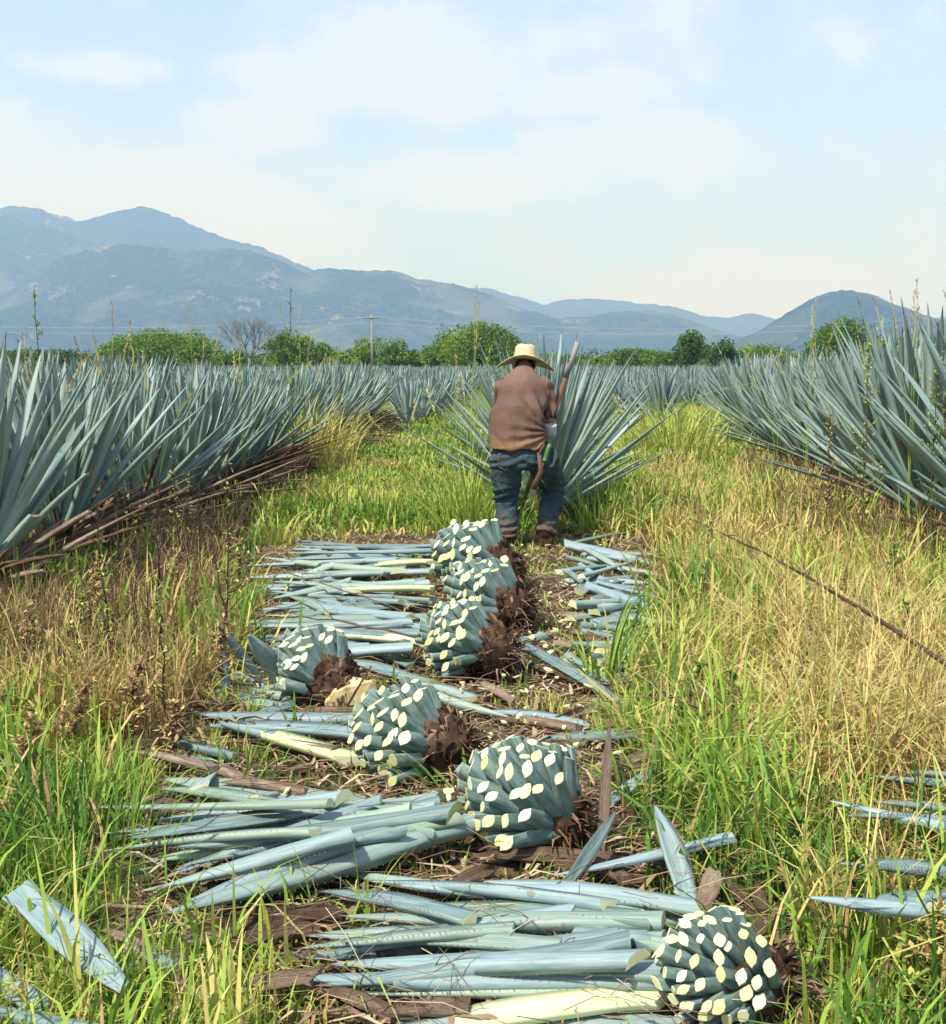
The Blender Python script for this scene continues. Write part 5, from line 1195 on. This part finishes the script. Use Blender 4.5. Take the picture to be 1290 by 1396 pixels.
# straw hat
straw_m, t, o_ = new_mat('woven_straw'); ob = t.new('ShaderNodeTexCoord').outputs['Object']
wv = t.new('ShaderNodeTexWave', {'Vector': ob, 'Scale': 34.0, 'Distortion': 2.0, 'Detail': 2.0}, wave_type='BANDS', bands_direction='Z').outputs['Fac']; w2 = t.new('ShaderNodeTexWave', {'Vector': ob, 'Scale': 42.0, 'Distortion': 2.5}, wave_type='BANDS', bands_direction='X').outputs['Fac']
nz = t.noise(ob, 30, 4, .7); mm = t.math('MULTIPLY', t.math('ADD', t.math('MULTIPLY', wv, w2), nz), .6)
c = t.ramp(mm, [(.15, (.36, .25, .10)), (.45, (.62, .49, .27)), (.8, (.78, .68, .46))]); bsdf(t, o_, c, .7, .25, bump(t, mm, .8, .004))
ht = MB(); n_ = 48; prof_o = [(.000, .128), (.045, .130), (.072, .122), (.084, .105), (.089, .06), (.094, .035), (.10, .012), (.115, .001), (.15, -.003), (.19, -.004), (.225, -.004), (.242, -.002)]
V = []
for side_ in (0, 1):
    for (r_, z_) in prof_o:
        for q_ in range(n_):
            a = 2*math.pi*q_/n_; rr = r_-(.004 if side_ and r_ < .1 else 0); k_ = max(0, (r_-.11)/.13); z2 = z_-(.005 if side_ else 0)
            z2 += k_**1.4*(-.020-.030*math.cos(2*a)*1.0 - .022*abs(math.cos(a))**3)+.006*k_*math.sin(3*a+.6)
            if r_ <= .05 : z2 += .006*math.cos(2*a)-(.016 if r_ == 0 else 0)
            V.append((rr*math.cos(a), rr*math.sin(a)*1.06, z2))
k_ = len(prof_o); V = np.array(V); i = np.arange(k_*n_).reshape(k_, n_); j = np.roll(i, -1, 1); q = np.stack([i[:-1], j[:-1], j[1:], i[1:]], -1).reshape(-1, 4); q2 = (q+k_*n_)[:, ::-1]
rim = np.stack([i[-1], j[-1], j[-1]+k_*n_, i[-1]+k_*n_], -1)
ht.add(V, [q, q2, rim], (.5, 0, 0, 1)); hat = ht.build('straw_hat', straw_m, man)
hat.location = head+np.array([0, .0, .035]); hat.rotation_euler = (R(-7), R(3), 0)
mb = MB(); tube(mb, [(.092*math.cos(u), .097*math.sin(u), .026) for u in np.linspace(0, 2*math.pi, 40)], .006, 6, (.35, 0, 0, 1), flat=1.4); mb.build('hat_band', mat_tinted('hat_band', [(0, (.42, .30, .14)), (1, (.6, .46, .25))], .8), hat)
hr = MB(); ball(hr, head+np.array([0, -.022, -.012]), (.081, .092, .078)); hr.build('hair', mat_tinted('dark_hair', [(0, (.012, .010, .009)), (1, (.03, .024, .02))], .6), man)
# white wrap on the right forearm
wm = mat_tinted('white_cotton_wrap', [(0, (.45, .45, .44)), (1, (.74, .74, .73))], .9, 0, 16, .2, .006)
wr_ = MB(); limb(wr_, [elR*1.0+np.array([-.002, -.02, .035]), elR+np.array([0, .0, -.035]), elR*.55+handR*.45+np.array([0, 0, -.02])], [.056, .058, .046], 16); remesh(wr_, 'forearm_wrap', .007, wm, 3, lambda co: .010*(fbm(co[:, 0]*30, co[:, 2]*34+co[:, 1]*10, 3)-.5), man)
wr_ = MB(); limb(wr_, [elL*.8+handL*.2, elL*.3+handL*.7], [.052, .044], 16); remesh(wr_, 'forearm_wrap', .008, wm, 3, None, man)
tag(man, 'man bent forward seen from behind, straw hat, brown shirt, muddy jeans, holding a long pole', 'person')
# long-handled cutting tool
tool = empty('harvesting_tool', MO); tag(tool, 'long wooden-handled harvesting blade held upright before the bent man', 'tool')
hw = mat_tinted('greyed_tool_handle', [(0, (.17, .14, .12)), (.5, (.27, .24, .215)), (1, (.38, .35, .32))], .7, 0, 14, .3); hb = mat_tinted('brown_tool_handle', [(0, (.10, .04, .025)), (1, (.19, .085, .05))], .6, 0, 14, .3); steel = mat_tinted('worn_steel_blade', [(0, (.16, .16, .16)), (1, (.34, .34, .34))], .4, 0, 12, .6)
mb = MB(); jn_ = poleA*.69+poleB*.31*.999; jn_ = poleA+(poleB-poleA)*.185; tube(mb, [poleA, poleA+(jn_-poleA)*.5+np.array([.003, 0, 0]), jn_], [.0225, .022, .022], 12, (.5, 0, 0, 1)); mb.build('handle', hw, tool)
mb = MB(); tube(mb, [jn_, poleB+(poleA-poleB)*.04], [.0222, .020], 12, (.5, 0, 0, 1)); mb.build('lower_handle', hb, tool)
mb = MB(); n_ = 20; V = []; f3 = frame(pd, (0, 1, 0)); bc = poleB+pd*.05
for zz_ in (-.002, .002):
    for q_ in range(n_): u = 2*math.pi*q_/n_; V.append(bc+f3[:, 0]*.085*math.cos(u)+pd*.10*math.sin(u)+f3[:, 2]*zz_)
ii = np.arange(n_); jj = np.roll(ii, -1); mb.add(V, [ii[::-1][None], (ii+n_)[None], np.stack([ii, jj, jj+n_, ii+n_], -1)], (.5, 0, 0, 1)); mb.build('blade', steel, tool, smooth=False)
# green-handled file in a sheath at the belt
fl = empty('belt_file', MO); tag(fl, 'green-handled sharpening file in a brown sheath hanging at the belt of the man', 'file')
fa, fb, fc, fd = P_(750, 605, 8.42), P_(743, 627, 8.42), P_(738, 642, 8.43), P_(727, 666, 8.46)
mb = MB(); tube(mb, [fa, fa*.7+fb*.3, fa*.3+fb*.7, fb, fb+(fc-fb)*.08], [.015, .020, .0195, .017, .024], 10, (.5, 0, 0, 1)); mb.build('handle', mat_tinted('green_plastic_grip', [(0, (.03, .11, .02)), (1, (.07, .20, .04))], .45, 0, 30, .5), fl)
mb = MB(); tube(mb, [fb, fc], [.008, .010], 8, (.5, 0, 0, 1)); mb.build('shank', M['weed'], fl)
lm = mat_tinted('brown_leather_sheath', [(0, (.05, .025, .016)), (.6, (.12, .068, .045)), (1, (.26, .17, .12))], .7, 0, 18, .3, .004)
mb = MB(); tube(mb, [P_(735, 617, 8.44), fc, (fc+fd)/2, fd], [.014, .019, .018, .024], 12, (.5, 0, 0, 1), flat=1.15); mb.build('sheath', lm, fl)
mb = MB(); tube(mb, [P_(742, 606, 8.45), P_(735, 618, 8.43), P_(737, 632, 8.43)], [.012, .012, .010], 8, (.2, 0, 0, 1), flat=.4); mb.build('strap', lm, fl)

# ================================================================== HAZE
hz_m, t, o_ = new_mat('haze_air')
pv = t.new('ShaderNodeVolumePrincipled', {'Color': (.29, .52, 1.0, 1), 'Density': 0.00029, 'Anisotropy': 0.0, 'Absorption Color': (1, 1, 1, 1)}); t.l.new(pv.outputs[0], o_.inputs['Volume'])
mb = MB(); x0, x1, y0, y1, z0, z1 = -6500, 6500, -65, 7300, -12, 870
mb.add([(x0, y0, z0), (x1, y0, z0), (x1, y1, z0), (x0, y1, z0), (x0, y0, z1), (x1, y0, z1), (x1, y1, z1), (x0, y1, z1)], np.array([[3, 2, 1, 0], [4, 5, 6, 7], [0, 1, 5, 4], [1, 2, 6, 5], [2, 3, 7, 6], [3, 0, 4, 7]]))
hzo = mb.build('haze', hz_m, smooth=False); tag(hzo, 'pale blue haze over the whole landscape', 'haze', None, 'stuff')
print('grass blades', tot, 'objects', len(bpy.data.objects))
